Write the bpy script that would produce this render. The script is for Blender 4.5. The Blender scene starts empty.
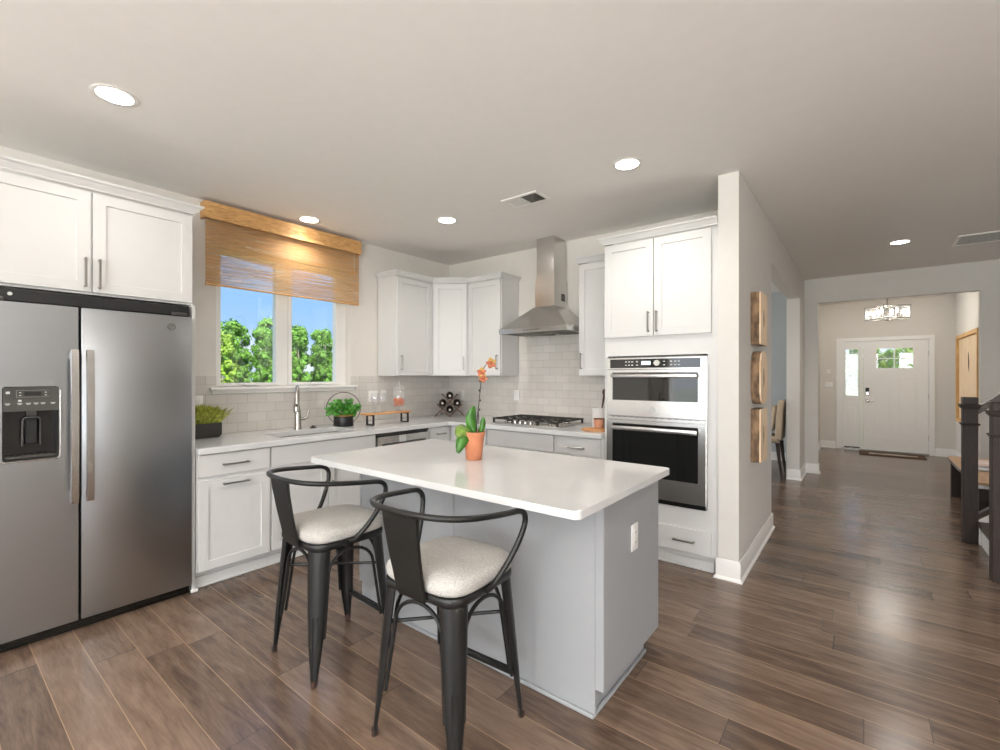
import bpy, bmesh, math, random
from mathutils import Vector, Matrix
random.seed(7)
PI = math.pi
sc = bpy.context.scene
COL = sc.collection

# ------------------------------------------------------------------ camera, world, sun, daylight, exposure
CEIL = 2.744
cam_d = bpy.data.cameras.new('camera')
cam = bpy.data.objects.new('camera', cam_d)
COL.objects.link(cam)
cam.location = (0, 0, 1.375)
cam.rotation_euler = (PI / 2, 0, math.radians(38.2))
cam_d.sensor_width = 36.0
cam_d.lens = 36.0 * 460 / 1000
cam_d.shift_y = 0.001
cam_d.clip_start = 0.05
cam_d.clip_end = 600
sc.camera = cam

sc.view_settings.view_transform = 'Standard'
sc.view_settings.look = 'None'
sc.view_settings.gamma = 1.0
sc.view_settings.exposure = 0.2
sc.view_settings.use_curve_mapping = False

def s2l(c):
    out = []
    for v in c[:3]:
        v /= 255.0
        out.append(v / 12.92 if v <= 0.04045 else ((v + 0.055) / 1.055) ** 2.4)
    return (out[0], out[1], out[2], 1.0)

world = bpy.data.worlds.new('daylight_sky')
sc.world = world
world.use_nodes = True
wn, wl = world.node_tree.nodes, world.node_tree.links
wn.clear()
w_out = wn.new('ShaderNodeOutputWorld')
w_bg = wn.new('ShaderNodeBackground')
w_tc = wn.new('ShaderNodeTexCoord')
w_sep = wn.new('ShaderNodeSeparateXYZ')
w_ramp = wn.new('ShaderNodeValToRGB')
w_map = wn.new('ShaderNodeMapping')
w_noise = wn.new('ShaderNodeTexNoise')
w_cr = wn.new('ShaderNodeValToRGB')
w_mix = wn.new('ShaderNodeMix')
w_mix.data_type = 'RGBA'
wl.new(w_tc.outputs['Generated'], w_sep.inputs[0])
wl.new(w_sep.outputs['Z'], w_ramp.inputs[0])
w_ramp.color_ramp.elements[0].position = 0.0
w_ramp.color_ramp.elements[0].color = s2l((184, 214, 248))
w_ramp.color_ramp.elements[1].position = 0.45
w_ramp.color_ramp.elements[1].color = s2l((120, 178, 246))
e = w_ramp.color_ramp.elements.new(0.14)
e.color = s2l((148, 196, 248))
w_map.inputs['Scale'].default_value = (3.0, 3.0, 9.0)
wl.new(w_tc.outputs['Generated'], w_map.inputs[0])
wl.new(w_map.outputs[0], w_noise.inputs['Vector'])
w_noise.inputs['Scale'].default_value = 1.6
w_noise.inputs['Detail'].default_value = 6
wl.new(w_noise.outputs['Fac'], w_cr.inputs[0])
w_cr.color_ramp.elements[0].position = 0.48
w_cr.color_ramp.elements[1].position = 0.72
wl.new(w_cr.outputs[0], w_mix.inputs[0])
wl.new(w_ramp.outputs[0], w_mix.inputs[6])
w_mix.inputs[7].default_value = (0.93, 0.96, 1.0, 1)
wl.new(w_mix.outputs[2], w_bg.inputs['Color'])
w_bg.inputs['Strength'].default_value = 1.1
wl.new(w_bg.outputs[0], w_out.inputs[0])

def add_light(name, typ, loc, rot, energy, color=(1, 1, 1), size=None, size_y=None, **kw):
    d = bpy.data.lights.new(name, typ)
    d.energy = energy
    d.color = color
    if typ == 'AREA':
        d.shape = 'RECTANGLE' if size_y else 'SQUARE'
        d.size = size
        if size_y:
            d.size_y = size_y
    for k, v in kw.items():
        setattr(d, k, v)
    o = bpy.data.objects.new(name, d)
    COL.objects.link(o)
    o.location = loc
    o.rotation_euler = rot
    return o

# sun from the east: lights the woods, the roof keeps it out of the house
add_light('sun', 'SUN', (30, -10, 40), (0, math.radians(48), math.radians(-20)), 6.5, (1, 0.95, 0.86), angle=0.02)
# area lamps added inside unseen windows, standing in for daylight from outside
SOUTH_Y, EAST_X = -4.2, 4.4
FILL_POWER = 128                  # watts of each unseen uplight added to brighten the ceiling
DAY = (0.96, 0.98, 1.0)
for wx, we in ((-2.7, 30), (-0.3, 85), (2.1, 105)):
    add_light('window_daylight', 'AREA', (wx, SOUTH_Y + 0.03, 1.35), (PI / 2, 0, 0), we, DAY, 1.7, 2.0)
add_light('window_daylight', 'AREA', (EAST_X - 0.03, -1.6, 1.45), (PI / 2, 0, PI / 2), 45, DAY, 2.0, 1.9)
add_light('side_room_fill_lamp', 'AREA', (-3.98, 9.75, 1.5), (PI / 2, 0, -PI / 2), 60, DAY, 1.4, 1.7)
add_light('dining_fill_lamp', 'AREA', (-3.98, 6.4, 1.5), (PI / 2, 0, -PI / 2), 42, (1.0, 0.99, 0.97), 1.4, 1.5)

# ------------------------------------------------------------------ mesh helpers
class MB:
    """collects shapes, then links them as one mesh object"""
    def __init__(self):
        self.v = []
        self.f = []
        self.mi = []
        self.cur = 0

    def _add(self, vs, fs):
        o = len(self.v)
        self.v.extend([Vector(p) for p in vs])
        for f in fs:
            self.f.append([i + o for i in f])
            self.mi.append(self.cur)

    def mark(self):
        return len(self.v)

    def xf(self, m, start=0):
        for i in range(start, len(self.v)):
            self.v[i] = m @ self.v[i]
        return self

    def bm(self, bm):
        bm.verts.ensure_lookup_table()
        bm.verts.index_update()
        self._add([v.co.copy() for v in bm.verts], [[v.index for v in f.verts] for f in bm.faces])
        bm.free()

    def box(self, x0, x1, y0, y1, z0, z1, b=0.0, seg=1):
        if b <= 0:
            vs = [(x, y, z) for z in (z0, z1) for y in (y0, y1) for x in (x0, x1)]
            self._add(vs, [(0, 2, 3, 1), (4, 5, 7, 6), (0, 1, 5, 4), (2, 6, 7, 3), (0, 4, 6, 2), (1, 3, 7, 5)])
        else:
            bm = bmesh.new()
            bmesh.ops.create_cube(bm, size=1)
            for v in bm.verts:
                v.co = Vector(((x0 + x1) / 2 + v.co.x * (x1 - x0), (y0 + y1) / 2 + v.co.y * (y1 - y0), (z0 + z1) / 2 + v.co.z * (z1 - z0)))
            bmesh.ops.bevel(bm, geom=bm.edges[:], offset=b, segments=seg, affect='EDGES', profile=0.5)
            self.bm(bm)
        return self

    def tube(self, pts, r, seg=10, closed=False, flat=None):
        pts = [Vector(p) for p in pts]
        n = len(pts)
        rs = r if isinstance(r, (list, tuple)) else [r] * n
        tang = []
        for i in range(n):
            a = pts[i - 1] if (i > 0 or closed) else pts[0]
            c = pts[(i + 1) % n] if (i < n - 1 or closed) else pts[-1]
            tang.append((c - a).normalized())
        ref = Vector((0, 0, 1)) if abs(tang[0].z) < 0.9 else Vector((1, 0, 0))
        u = (ref - tang[0] * ref.dot(tang[0])).normalized()
        vs = []
        for i in range(n):
            u = (u - tang[i] * u.dot(tang[i])).normalized()
            w = tang[i].cross(u)
            for k in range(seg):
                a = 2 * PI * k / seg
                fu = math.cos(a) * rs[i]
                fw = math.sin(a) * rs[i] * (flat if flat else 1)
                vs.append(pts[i] + u * fu + w * fw)
        fs = []
        m = n if closed else n - 1
        for i in range(m):
            j = (i + 1) % n
            for k in range(seg):
                k2 = (k + 1) % seg
                fs.append((i * seg + k, i * seg + k2, j * seg + k2, j * seg + k))
        if not closed:
            fs.append(list(range(seg))[::-1])
            fs.append([(n - 1) * seg + k for k in range(seg)])
        self._add(vs, fs)
        return self

    def lathe(self, prof, c=(0, 0, 0), seg=24, caps=True):
        """prof: list of (radius, z)"""
        vs, fs = [], []
        n = len(prof)
        for r, z in prof:
            for k in range(seg):
                a = 2 * PI * k / seg
                vs.append((c[0] + r * math.cos(a), c[1] + r * math.sin(a), c[2] + z))
        for i in range(n - 1):
            for k in range(seg):
                k2 = (k + 1) % seg
                fs.append((i * seg + k, i * seg + k2, (i + 1) * seg + k2, (i + 1) * seg + k))
        if caps:
            fs.append(list(range(seg))[::-1])
            fs.append([(n - 1) * seg + k for k in range(seg)])
        self._add(vs, fs)
        return self

    def prism(self, poly, a0, a1, plane='xy'):
        """polygon extruded along the third axis"""
        def P(p, a):
            return {'xy': (p[0], p[1], a), 'xz': (p[0], a, p[1]), 'yz': (a, p[0], p[1])}[plane]
        n = len(poly)
        vs = [P(p, a0) for p in poly] + [P(p, a1) for p in poly]
        fs = [list(range(n))[::-1], [n + i for i in range(n)]]
        for i in range(n):
            j = (i + 1) % n
            fs.append((i, j, n + j, n + i))
        self._add(vs, fs)
        return self

    def holed(self, outer, holes, a0, a1, plane='xy', bev=0.0):
        """plate with holes"""
        def P(p, a):
            return {'xy': (p[0], p[1], a), 'xz': (p[0], a, p[1]), 'yz': (a, p[0], p[1])}[plane]
        bm = bmesh.new()
        loops = [outer] + holes
        es = []
        for lp in loops:
            vs = [bm.verts.new(P(p, a0)) for p in lp]
            for i in range(len(vs)):
                es.append(bm.edges.new((vs[i], vs[(i + 1) % len(vs)])))
        r = bmesh.ops.triangle_fill(bm, use_beauty=True, edges=es)
        fs = [g for g in r['geom'] if isinstance(g, bmesh.types.BMFace)]
        ex = bmesh.ops.extrude_face_region(bm, geom=fs)
        d = Vector(P((0, 0), a1)) - Vector(P((0, 0), a0))
        for g in ex['geom']:
            if isinstance(g, bmesh.types.BMVert):
                g.co += d
        bmesh.ops.recalc_face_normals(bm, faces=bm.faces[:])
        self.bm(bm)
        return self

    def door(self, x0, x1, z0, z1, y0=-0.02, y1=0.0, rail=0.057, rec=0.009):
        """shaker door: flat frame round a recessed panel, front at y0"""
        c = 0.0018
        rings = [((x0, x1, z0, z1), y1), ((x0, x1, z0, z1), y0 + c), ((x0 + c, x1 - c, z0 + c, z1 - c), y0),
                 ((x0 + rail, x1 - rail, z0 + rail, z1 - rail), y0), ((x0 + rail + .002, x1 - rail - .002, z0 + rail + .002, z1 - rail - .002), y0 + rec)]
        vs, fs = [], []
        for (a, b, p, q), y in rings:
            vs += [(a, y, p), (b, y, p), (b, y, q), (a, y, q)]
        fs.append((3, 2, 1, 0)[::-1])
        for i in range(len(rings) - 1):
            for k in range(4):
                k2 = (k + 1) % 4
                fs.append((i * 4 + k, i * 4 + k2, i * 4 + 4 + k2, i * 4 + 4 + k))
        m = (len(rings) - 1) * 4
        fs.append((m, m + 1, m + 2, m + 3))
        self._add(vs, fs)
        return self

    def blade(self, base, tip, w, bend=(0, 0, 0), n=4, side=None, full=False):
        """a leaf blade from base to tip, widest in the middle"""
        base, tip, bend = Vector(base), Vector(tip), Vector(bend)
        d = (tip - base)
        s = side if side is not None else d.cross(Vector((0, 0, 1)))
        s = Vector(s)
        if s.length < 1e-5:
            s = Vector((1, 0, 0))
        s.normalize()
        nrm = d.cross(s)
        if nrm.length > 1e-9:
            nrm.normalize()
        vs, fs = [], []
        for i in range(n + 1):
            t = i / n
            p = base + d * t + bend * (4 * t * (1 - t))
            ww = w * (math.sin(PI * (0.12 + 0.86 * t)) ** 0.8)
            if full:
                ww = w * max(.04, (1 - abs(2 * (t ** .85) - 1) ** 2.6)) ** .5 if t > .1 else w * (.25 + 3 * t)
            vs += [p - s * ww + nrm * ww * 0.25, p, p + s * ww + nrm * ww * 0.25]
        for i in range(n):
            a = i * 3
            fs += [(a, a + 1, a + 4, a + 3), (a + 1, a + 2, a + 5, a + 4)]
        self._add(vs, fs)
        return self

    def build(self, name, mat, parent=None, smooth=35, recalc=True):
        lo = Vector((min(p.x for p in self.v), min(p.y for p in self.v), min(p.z for p in self.v)))
        hi = Vector((max(p.x for p in self.v), max(p.y for p in self.v), max(p.z for p in self.v)))
        c = (lo + hi) / 2
        if parent is None:
            c.z = lo.z
        me = bpy.data.meshes.new(name)
        me.from_pydata([tuple(p - c) for p in self.v], [], self.f)
        mats = mat if isinstance(mat, (list, tuple)) else [mat]
        for m in mats:
            me.materials.append(m)
        if len(mats) > 1:
            me.polygons.foreach_set('material_index', self.mi)
        me.update()
        if recalc:
            bm = bmesh.new()
            bm.from_mesh(me)
            bmesh.ops.recalc_face_normals(bm, faces=bm.faces[:])
            bm.to_mesh(me)
            bm.free()
        if smooth:
            me.polygons.foreach_set('use_smooth', [True] * len(me.polygons))
            me.set_sharp_from_angle(angle=math.radians(smooth))
        o = bpy.data.objects.new(name, me)
        COL.objects.link(o)
        off = Vector((0, 0, 0))
        if parent is not None:
            o.parent = parent
            off = Vector(parent.get('_off', (0, 0, 0)))
        o.location = c - off
        o['_off'] = tuple(c)
        return o

def tag(o, label, cat=None, group=None, kind=None):
    if label:
        o['label'] = label
    if cat:
        o['category'] = cat
    if group:
        o['group'] = group
    if kind:
        o['kind'] = kind
    return o

def thing(name, label, cat, loc=(0, 0, 0), rot=0.0, group=None):
    o = bpy.data.objects.new(name, None)
    o.empty_display_size = 0.1
    COL.objects.link(o)
    o.location = loc
    o.rotation_euler = (0, 0, rot)
    o['_off'] = (0.0, 0.0, 0.0)
    return tag(o, label, cat, group)

def struct(name, mb, mat, parent=None, smooth=35):
    o = mb.build(name, mat, parent, smooth)
    if parent is None:
        o['kind'] = 'structure'
    return o

def copy_tree(o, parent=None):
    c = o.copy()
    COL.objects.link(c)
    if parent is not None:
        c.parent = parent
    for ch in list(o.children):
        copy_tree(ch, c)
    return c

def rrect(x0, x1, y0, y1, r, n=5):
    pts = []
    for cx, cy, a0 in ((x1 - r, y0 + r, -90), (x1 - r, y1 - r, 0), (x0 + r, y1 - r, 90), (x0 + r, y0 + r, 180)):
        for i in range(n + 1):
            a = math.radians(a0 + 90 * i / n)
            pts.append((cx + r * math.cos(a), cy + r * math.sin(a)))
    return pts

def rect(x0, x1, y0, y1):
    return [(x0, y0), (x1, y0), (x1, y1), (x0, y1)]

def arc(c, r, a0, a1, n, fn):
    return [fn(c[0] + r * math.cos(math.radians(a0 + (a1 - a0) * i / n)), c[1] + r * math.sin(math.radians(a0 + (a1 - a0) * i / n))) for i in range(n + 1)]

# ------------------------------------------------------------------ materials (all procedural)
def new_mat(name):
    m = bpy.data.materials.new(name)
    m.use_nodes = True
    nt = m.node_tree
    b = nt.nodes['Principled BSDF']
    return m, nt, b

def plain(name, rgb, rough=0.5, metal=0.0, var=0.03, scale=12.0, bump=0.0, bscale=200.0, spec=0.5, coat=0.0, stretch=None, rvar=0.0, aniso=0.0):
    m, nt, b = new_mat(name)
    N, L = nt.nodes, nt.links
    base = s2l(rgb)
    tc = N.new('ShaderNodeTexCoord')
    mp = N.new('ShaderNodeMapping')
    L.new(tc.outputs['Object'], mp.inputs[0])
    if stretch:
        mp.inputs['Scale'].default_value = stretch
    no = N.new('ShaderNodeTexNoise')
    no.inputs['Scale'].default_value = scale
    no.inputs['Detail'].default_value = 4
    L.new(mp.outputs[0], no.inputs['Vector'])
    rp = N.new('ShaderNodeValToRGB')
    rp.color_ramp.elements[0].position = 0.3
    rp.color_ramp.elements[1].position = 0.7
    rp.color_ramp.elements[0].color = tuple(max(0, c * (1 - var)) for c in base[:3]) + (1,)
    rp.color_ramp.elements[1].color = tuple(min(1, c * (1 + var)) for c in base[:3]) + (1,)
    L.new(no.outputs['Fac'], rp.inputs[0])
    L.new(rp.outputs[0], b.inputs['Base Color'])
    b.inputs['Roughness'].default_value = rough
    b.inputs['Metallic'].default_value = metal
    b.inputs['Specular IOR Level'].default_value = spec
    b.inputs['Coat Weight'].default_value = coat
    b.inputs['Anisotropic'].default_value = aniso
    if rvar:
        mr = N.new('ShaderNodeMapRange')
        mr.inputs['To Min'].default_value = rough - rvar
        mr.inputs['To Max'].default_value = rough + rvar
        L.new(no.outputs['Fac'], mr.inputs[0])
        L.new(mr.outputs[0], b.inputs['Roughness'])
    if bump:
        n2 = N.new('ShaderNodeTexNoise')
        n2.inputs['Scale'].default_value = bscale
        n2.inputs['Detail'].default_value = 3
        L.new(mp.outputs[0], n2.inputs['Vector'])
        bp = N.new('ShaderNodeBump')
        bp.inputs['Strength'].default_value = bump
        bp.inputs['Distance'].default_value = 0.002
        L.new(n2.outputs['Fac'], bp.inputs['Height'])
        L.new(bp.outputs[0], b.inputs['Normal'])
    return m

def wood(name, dark, light, rough=0.45, along='x', scale=6.0, bump=0.15, coat=0.0):
    m, nt, b = new_mat(name)
    N, L = nt.nodes, nt.links
    tc = N.new('ShaderNodeTexCoord')
    mp = N.new('ShaderNodeMapping')
    s = {'x': (1, 9, 9), 'y': (9, 1, 9), 'z': (9, 9, 1)}[along]
    mp.inputs['Scale'].default_value = s
    L.new(tc.outputs['Object'], mp.inputs[0])
    no = N.new('ShaderNodeTexNoise')
    no.inputs['Scale'].default_value = scale
    no.inputs['Detail'].default_value = 7
    no.inputs['Distortion'].default_value = 1.2
    L.new(mp.outputs[0], no.inputs['Vector'])
    rp = N.new('ShaderNodeValToRGB')
    rp.color_ramp.elements[0].position = 0.32
    rp.color_ramp.elements[1].position = 0.68
    rp.color_ramp.elements[0].color = s2l(dark)
    rp.color_ramp.elements[1].color = s2l(light)
    L.new(no.outputs['Fac'], rp.inputs[0])
    L.new(rp.outputs[0], b.inputs['Base Color'])
    b.inputs['Roughness'].default_value = rough
    b.inputs['Coat Weight'].default_value = coat
    bp = N.new('ShaderNodeBump')
    bp.inputs['Strength'].default_value = bump
    bp.inputs['Distance'].default_value = 0.003
    L.new(no.outputs['Fac'], bp.inputs['Height'])
    L.new(bp.outputs[0], b.inputs['Normal'])
    return m

def math_node(N, L, op, a, b=None, c=None):
    n = N.new('ShaderNodeMath')
    n.operation = op
    for i, v in enumerate((a, b, c)):
        if v is None:
            continue
        if isinstance(v, (int, float)):
            n.inputs[i].default_value = v
        else:
            L.new(v, n.inputs[i])
    return n.outputs[0]

def floor_material():
    m, nt, b = new_mat('hickory_plank_floor')
    N, L = nt.nodes, nt.links
    geo = N.new('ShaderNodeNewGeometry')
    sep = N.new('ShaderNodeSeparateXYZ')
    L.new(geo.outputs['Position'], sep.inputs[0])
    W, LEN = 0.166, 1.25
    yy = math_node(N, L, 'DIVIDE', math_node(N, L, 'SUBTRACT', sep.outputs['Y'], 0.028), W)
    row = math_node(N, L, 'FLOOR', yy)
    fy = math_node(N, L, 'SUBTRACT', yy, row)
    wn1 = N.new('ShaderNodeTexWhiteNoise')
    wn1.noise_dimensions = '1D'
    L.new(row, wn1.inputs['W'])
    ln = math_node(N, L, 'MULTIPLY_ADD', wn1.outputs['Value'], 0.7, 0.9)
    xx = math_node(N, L, 'DIVIDE', math_node(N, L, 'MULTIPLY_ADD', wn1.outputs['Value'], 7.3, sep.outputs['X']), ln)
    pid = math_node(N, L, 'FLOOR', xx)
    fx = math_node(N, L, 'SUBTRACT', xx, pid)
    cmb = N.new('ShaderNodeCombineXYZ')
    L.new(row, cmb.inputs[0])
    L.new(pid, cmb.inputs[1])
    wn2 = N.new('ShaderNodeTexWhiteNoise')
    wn2.noise_dimensions = '2D'
    L.new(cmb.outputs[0], wn2.inputs['Vector'])
    # grain stretched along the plank, shifted per plank
    off = N.new('ShaderNodeVectorMath')
    off.operation = 'MULTIPLY_ADD'
    L.new(cmb.outputs[0], off.inputs[0])
    off.inputs[1].default_value = (3.17, 5.71, 0)
    L.new(geo.outputs['Position'], off.inputs[2])
    mp = N.new('ShaderNodeMapping')
    mp.inputs['Scale'].default_value = (1.6, 11, 1)
    L.new(off.outputs[0], mp.inputs[0])
    no = N.new('ShaderNodeTexNoise')
    no.inputs['Scale'].default_value = 2.2
    no.inputs['Detail'].default_value = 8
    no.inputs['Distortion'].default_value = 0.7
    L.new(mp.outputs[0], no.inputs['Vector'])
    mp2 = N.new('ShaderNodeMapping')
    mp2.inputs['Scale'].default_value = (7, 60, 1)
    L.new(off.outputs[0], mp2.inputs[0])
    no2 = N.new('ShaderNodeTexNoise')
    no2.inputs['Scale'].default_value = 2.0
    no2.inputs['Detail'].default_value = 4
    L.new(mp2.outputs[0], no2.inputs['Vector'])
    t = math_node(N, L, 'MULTIPLY_ADD', no.outputs['Fac'], 0.68, math_node(N, L, 'MULTIPLY', no2.outputs['Fac'], 0.32))
    t = math_node(N, L, 'ADD', t, math_node(N, L, 'MULTIPLY_ADD', wn2.outputs['Value'], 0.26, -0.13))
    rp = N.new('ShaderNodeValToRGB')
    rp.color_ramp.elements[0].position = 0.28
    rp.color_ramp.elements[0].color = s2l(FLOOR_DARK)
    rp.color_ramp.elements[1].position = 0.75
    rp.color_ramp.elements[1].color = s2l(FLOOR_LIGHT)
    md = rp.color_ramp.elements.new(0.5)
    md.color = s2l(FLOOR_MID)
    L.new(t, rp.inputs[0])
    # pale long seams paint in the bevel highlight, end joints are dark
    ey = math_node(N, L, 'MINIMUM', fy, math_node(N, L, 'SUBTRACT', 1.0, fy))
    ex = math_node(N, L, 'MINIMUM', fx, math_node(N, L, 'SUBTRACT', 1.0, fx))
    seam_y = math_node(N, L, 'LESS_THAN', ey, 0.0085)
    seam_x = math_node(N, L, 'LESS_THAN', ex, 0.0014)
    mx = N.new('ShaderNodeMix')
    mx.data_type = 'RGBA'
    L.new(math_node(N, L, 'MULTIPLY', seam_y, 0.8), mx.inputs[0])
    L.new(rp.outputs[0], mx.inputs[6])
    mx.inputs[7].default_value = s2l((176, 146, 116))
    mx2 = N.new('ShaderNodeMix')
    mx2.data_type = 'RGBA'
    L.new(math_node(N, L, 'MULTIPLY', seam_x, 0.8), mx2.inputs[0])
    L.new(mx.outputs[2], mx2.inputs[6])
    mx2.inputs[7].default_value = s2l((54, 42, 34))
    L.new(mx2.outputs[2], b.inputs['Base Color'])
    r = math_node(N, L, 'MULTIPLY_ADD', no.outputs['Fac'], 0.12, 0.16)
    L.new(r, b.inputs['Roughness'])
    b.inputs['Specular IOR Level'].default_value = 0.55
    bp = N.new('ShaderNodeBump')
    bp.inputs['Strength'].default_value = 0.1
    bp.inputs['Distance'].default_value = 0.003
    h = math_node(N, L, 'ADD', no.outputs['Fac'], math_node(N, L, 'MULTIPLY', seam_y, -0.8))
    L.new(h, bp.inputs['Height'])
    L.new(bp.outputs[0], b.inputs['Normal'])
    return m

def tile_material(axis):
    m, nt, b = new_mat('subway_tile_' + axis)
    N, L = nt.nodes, nt.links
    geo = N.new('ShaderNodeNewGeometry')
    sep = N.new('ShaderNodeSeparateXYZ')
    L.new(geo.outputs['Position'], sep.inputs[0])
    cmb = N.new('ShaderNodeCombineXYZ')
    L.new(sep.outputs['X' if axis == 'x' else 'Y'], cmb.inputs[0])
    L.new(math_node(N, L, 'SUBTRACT', sep.outputs['Z'], 0.914), cmb.inputs[1])
    br = N.new('ShaderNodeTexBrick')
    br.inputs['Scale'].default_value = 1.0
    br.inputs['Brick Width'].default_value = 0.155
    br.inputs['Row Height'].default_value = 0.0785
    br.inputs['Mortar Size'].default_value = 0.0018
    br.inputs['Mortar Smooth'].default_value = 0.3
    br.inputs['Color1'].default_value = s2l((214, 209, 202))
    br.inputs['Color2'].default_value = s2l((206, 201, 194))
    br.inputs['Mortar'].default_value = s2l((184, 178, 170))
    L.new(cmb.outputs[0], br.inputs['Vector'])
    L.new(br.outputs['Color'], b.inputs['Base Color'])
    b.inputs['Roughness'].default_value = 0.16
    bp = N.new('ShaderNodeBump')
    bp.invert = True
    bp.inputs['Strength'].default_value = 0.5
    bp.inputs['Distance'].default_value = 0.002
    L.new(br.outputs['Fac'], bp.inputs['Height'])
    L.new(bp.outputs[0], b.inputs['Normal'])
    return m

def blind_material():
    """woven wood shade: fine horizontal reeds with tiny gaps, light shines through"""
    m, nt, b = new_mat('woven_wood_shade')
    N, L = nt.nodes, nt.links
    tc = N.new('ShaderNodeTexCoord')
    mp = N.new('ShaderNodeMapping')
    mp.inputs['Scale'].default_value = (1, 1.3, 95)
    L.new(tc.outputs['Object'], mp.inputs[0])
    no = N.new('ShaderNodeTexNoise')
    no.inputs['Scale'].default_value = 1.5
    no.inputs['Detail'].default_value = 5
    L.new(mp.outputs[0], no.inputs['Vector'])
    rp = N.new('ShaderNodeValToRGB')
    rp.color_ramp.elements[0].position = 0.3
    rp.color_ramp.elements[0].color = s2l((186, 126, 62))
    rp.color_ramp.elements[1].position = 0.7
    rp.color_ramp.elements[1].color = s2l((236, 188, 122))
    L.new(no.outputs['Fac'], rp.inputs[0])
    L.new(rp.outputs[0], b.inputs['Base Color'])
    b.inputs['Roughness'].default_value = 0.6
    bp = N.new('ShaderNodeBump')
    bp.inputs['Strength'].default_value = 0.4
    bp.inputs['Distance'].default_value = 0.002
    L.new(no.outputs['Fac'], bp.inputs['Height'])
    L.new(bp.outputs[0], b.inputs['Normal'])
    tr = N.new('ShaderNodeBsdfTranslucent')
    tr.inputs['Color'].default_value = s2l((238, 222, 196))
    tp = N.new('ShaderNodeBsdfTransparent')
    m1 = N.new('ShaderNodeMixShader')
    m1.inputs[0].default_value = 0.4
    L.new(b.outputs[0], m1.inputs[1])
    L.new(tr.outputs[0], m1.inputs[2])
    m2 = N.new('ShaderNodeMixShader')
    gap = N.new('ShaderNodeMapRange')
    gap.inputs['From Min'].default_value = 0.42
    gap.inputs['From Max'].default_value = 0.62
    gap.inputs['To Min'].default_value = 0.3
    gap.inputs['To Max'].default_value = 0.75
    L.new(no.outputs['Fac'], gap.inputs[0])
    L.new(gap.outputs[0], m2.inputs[0])
    L.new(m1.outputs[0], m2.inputs[1])
    L.new(tp.outputs[0], m2.inputs[2])
    L.new(m2.outputs[0], nt.nodes['Material Output'].inputs['Surface'])
    return m

def glass(name, tint=(1, 1, 1), gloss=0.07, milk=0.0):
    m, nt, b = new_mat(name)
    N, L = nt.nodes, nt.links
    tp = N.new('ShaderNodeBsdfTransparent')
    tp.inputs['Color'].default_value = tint + (1,)
    gl = N.new('ShaderNodeBsdfGlossy')
    gl.inputs['Roughness'].default_value = 0.02
    fr = N.new('ShaderNodeFresnel')
    gn = N.new('ShaderNodeNewGeometry')
    L.new(math_node(N, L, 'MULTIPLY_ADD', gn.outputs['Backfacing'], 1 / 1.45 - 1.45, 1.45), fr.inputs['IOR'])
    mx = N.new('ShaderNodeMixShader')
    L.new(math_node(N, L, 'ADD', fr.outputs[0], gloss - 0.04), mx.inputs[0])
    L.new(tp.outputs[0], mx.inputs[1])
    L.new(gl.outputs[0], mx.inputs[2])
    out = mx.outputs[0]
    if milk:
        df = N.new('ShaderNodeBsdfTranslucent')
        df.inputs['Color'].default_value = (.95, .96, .96, 1)
        d2 = N.new('ShaderNodeBsdfDiffuse')
        d2.inputs['Color'].default_value = (.95, .96, .96, 1)
        m3 = N.new('ShaderNodeMixShader')
        m3.inputs[0].default_value = .5
        L.new(df.outputs[0], m3.inputs[1])
        L.new(d2.outputs[0], m3.inputs[2])
        m2 = N.new('ShaderNodeMixShader')
        m2.inputs[0].default_value = milk
        L.new(out, m2.inputs[1])
        L.new(m3.outputs[0], m2.inputs[2])
        out = m2.outputs[0]
    L.new(out, N['Material Output'].inputs['Surface'])
    return m

def emit(name, rgb, strength):
    m, nt, b = new_mat(name)
    b.inputs['Base Color'].default_value = rgb + (1,)
    b.inputs['Emission Color'].default_value = rgb + (1,)
    b.inputs['Emission Strength'].default_value = strength
    return m

FLOOR_DARK, FLOOR_MID, FLOOR_LIGHT = (78, 62, 51), (108, 89, 75), (136, 114, 97)
M = {}
M['floor'] = floor_material()
M['ceiling'] = plain('ceiling_paint', (240, 237, 233), 0.9, var=0.01, bump=0.05, bscale=300)
M['wall'] = plain('greige_wall_paint', (221, 216, 209), 0.85, var=0.012, bump=0.05, bscale=300)
M['hall'] = plain('hall_wall_paint', (218, 215, 209), 0.85, var=0.012, bump=0.05, bscale=300)
M['dining'] = plain('blue_grey_wall_paint', (190, 194, 196), 0.85, var=0.012, bump=0.05, bscale=300)
M['trim'] = plain('white_trim_paint', (238, 236, 232), 0.4, var=0.01)
M['cab'] = plain('white_cabinet_paint', (214, 213, 211), 0.38, var=0.01)
M['cabin'] = plain('cabinet_interior', (170, 160, 150), 0.6, var=0.03)
M['island'] = plain('grey_island_paint', (157, 159, 161), 0.42, var=0.015)
M['quartz'] = plain('white_quartz', (216, 216, 215), 0.09, var=0.02, scale=5, spec=0.5)
M['tile_x'] = tile_material('x')
M['tile_y'] = tile_material('y')
M['steel'] = plain('brushed_stainless', (205, 203, 200), 0.25, 1.0, var=0.008, scale=2, stretch=(1, 1, 12), rvar=0.01)
M['steel_h'] = plain('brushed_stainless_trim', (205, 203, 200), 0.24, 1.0, var=0.03, scale=4, stretch=(1, 1, 40))
M['fridge'] = plain('fridge_stainless', (172, 175, 178), 0.29, 1.0, var=0.006, scale=2, stretch=(1, 1, 8), rvar=0.012)
M['chrome'] = plain('brushed_nickel', (190, 186, 180), 0.25, 1.0, var=0.02)
M['pull'] = plain('satin_nickel_pull', (150, 147, 142), 0.3, 1.0, var=0.03)
M['black'] = plain('black_plastic', (22, 22, 22), 0.4, var=0.1)
M['blackgloss'] = plain('black_glass', (12, 13, 13), 0.05, var=0.05, spec=0.8)
M['panel'] = plain('dark_control_panel', (70, 69, 66), 0.35, var=0.04)
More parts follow.
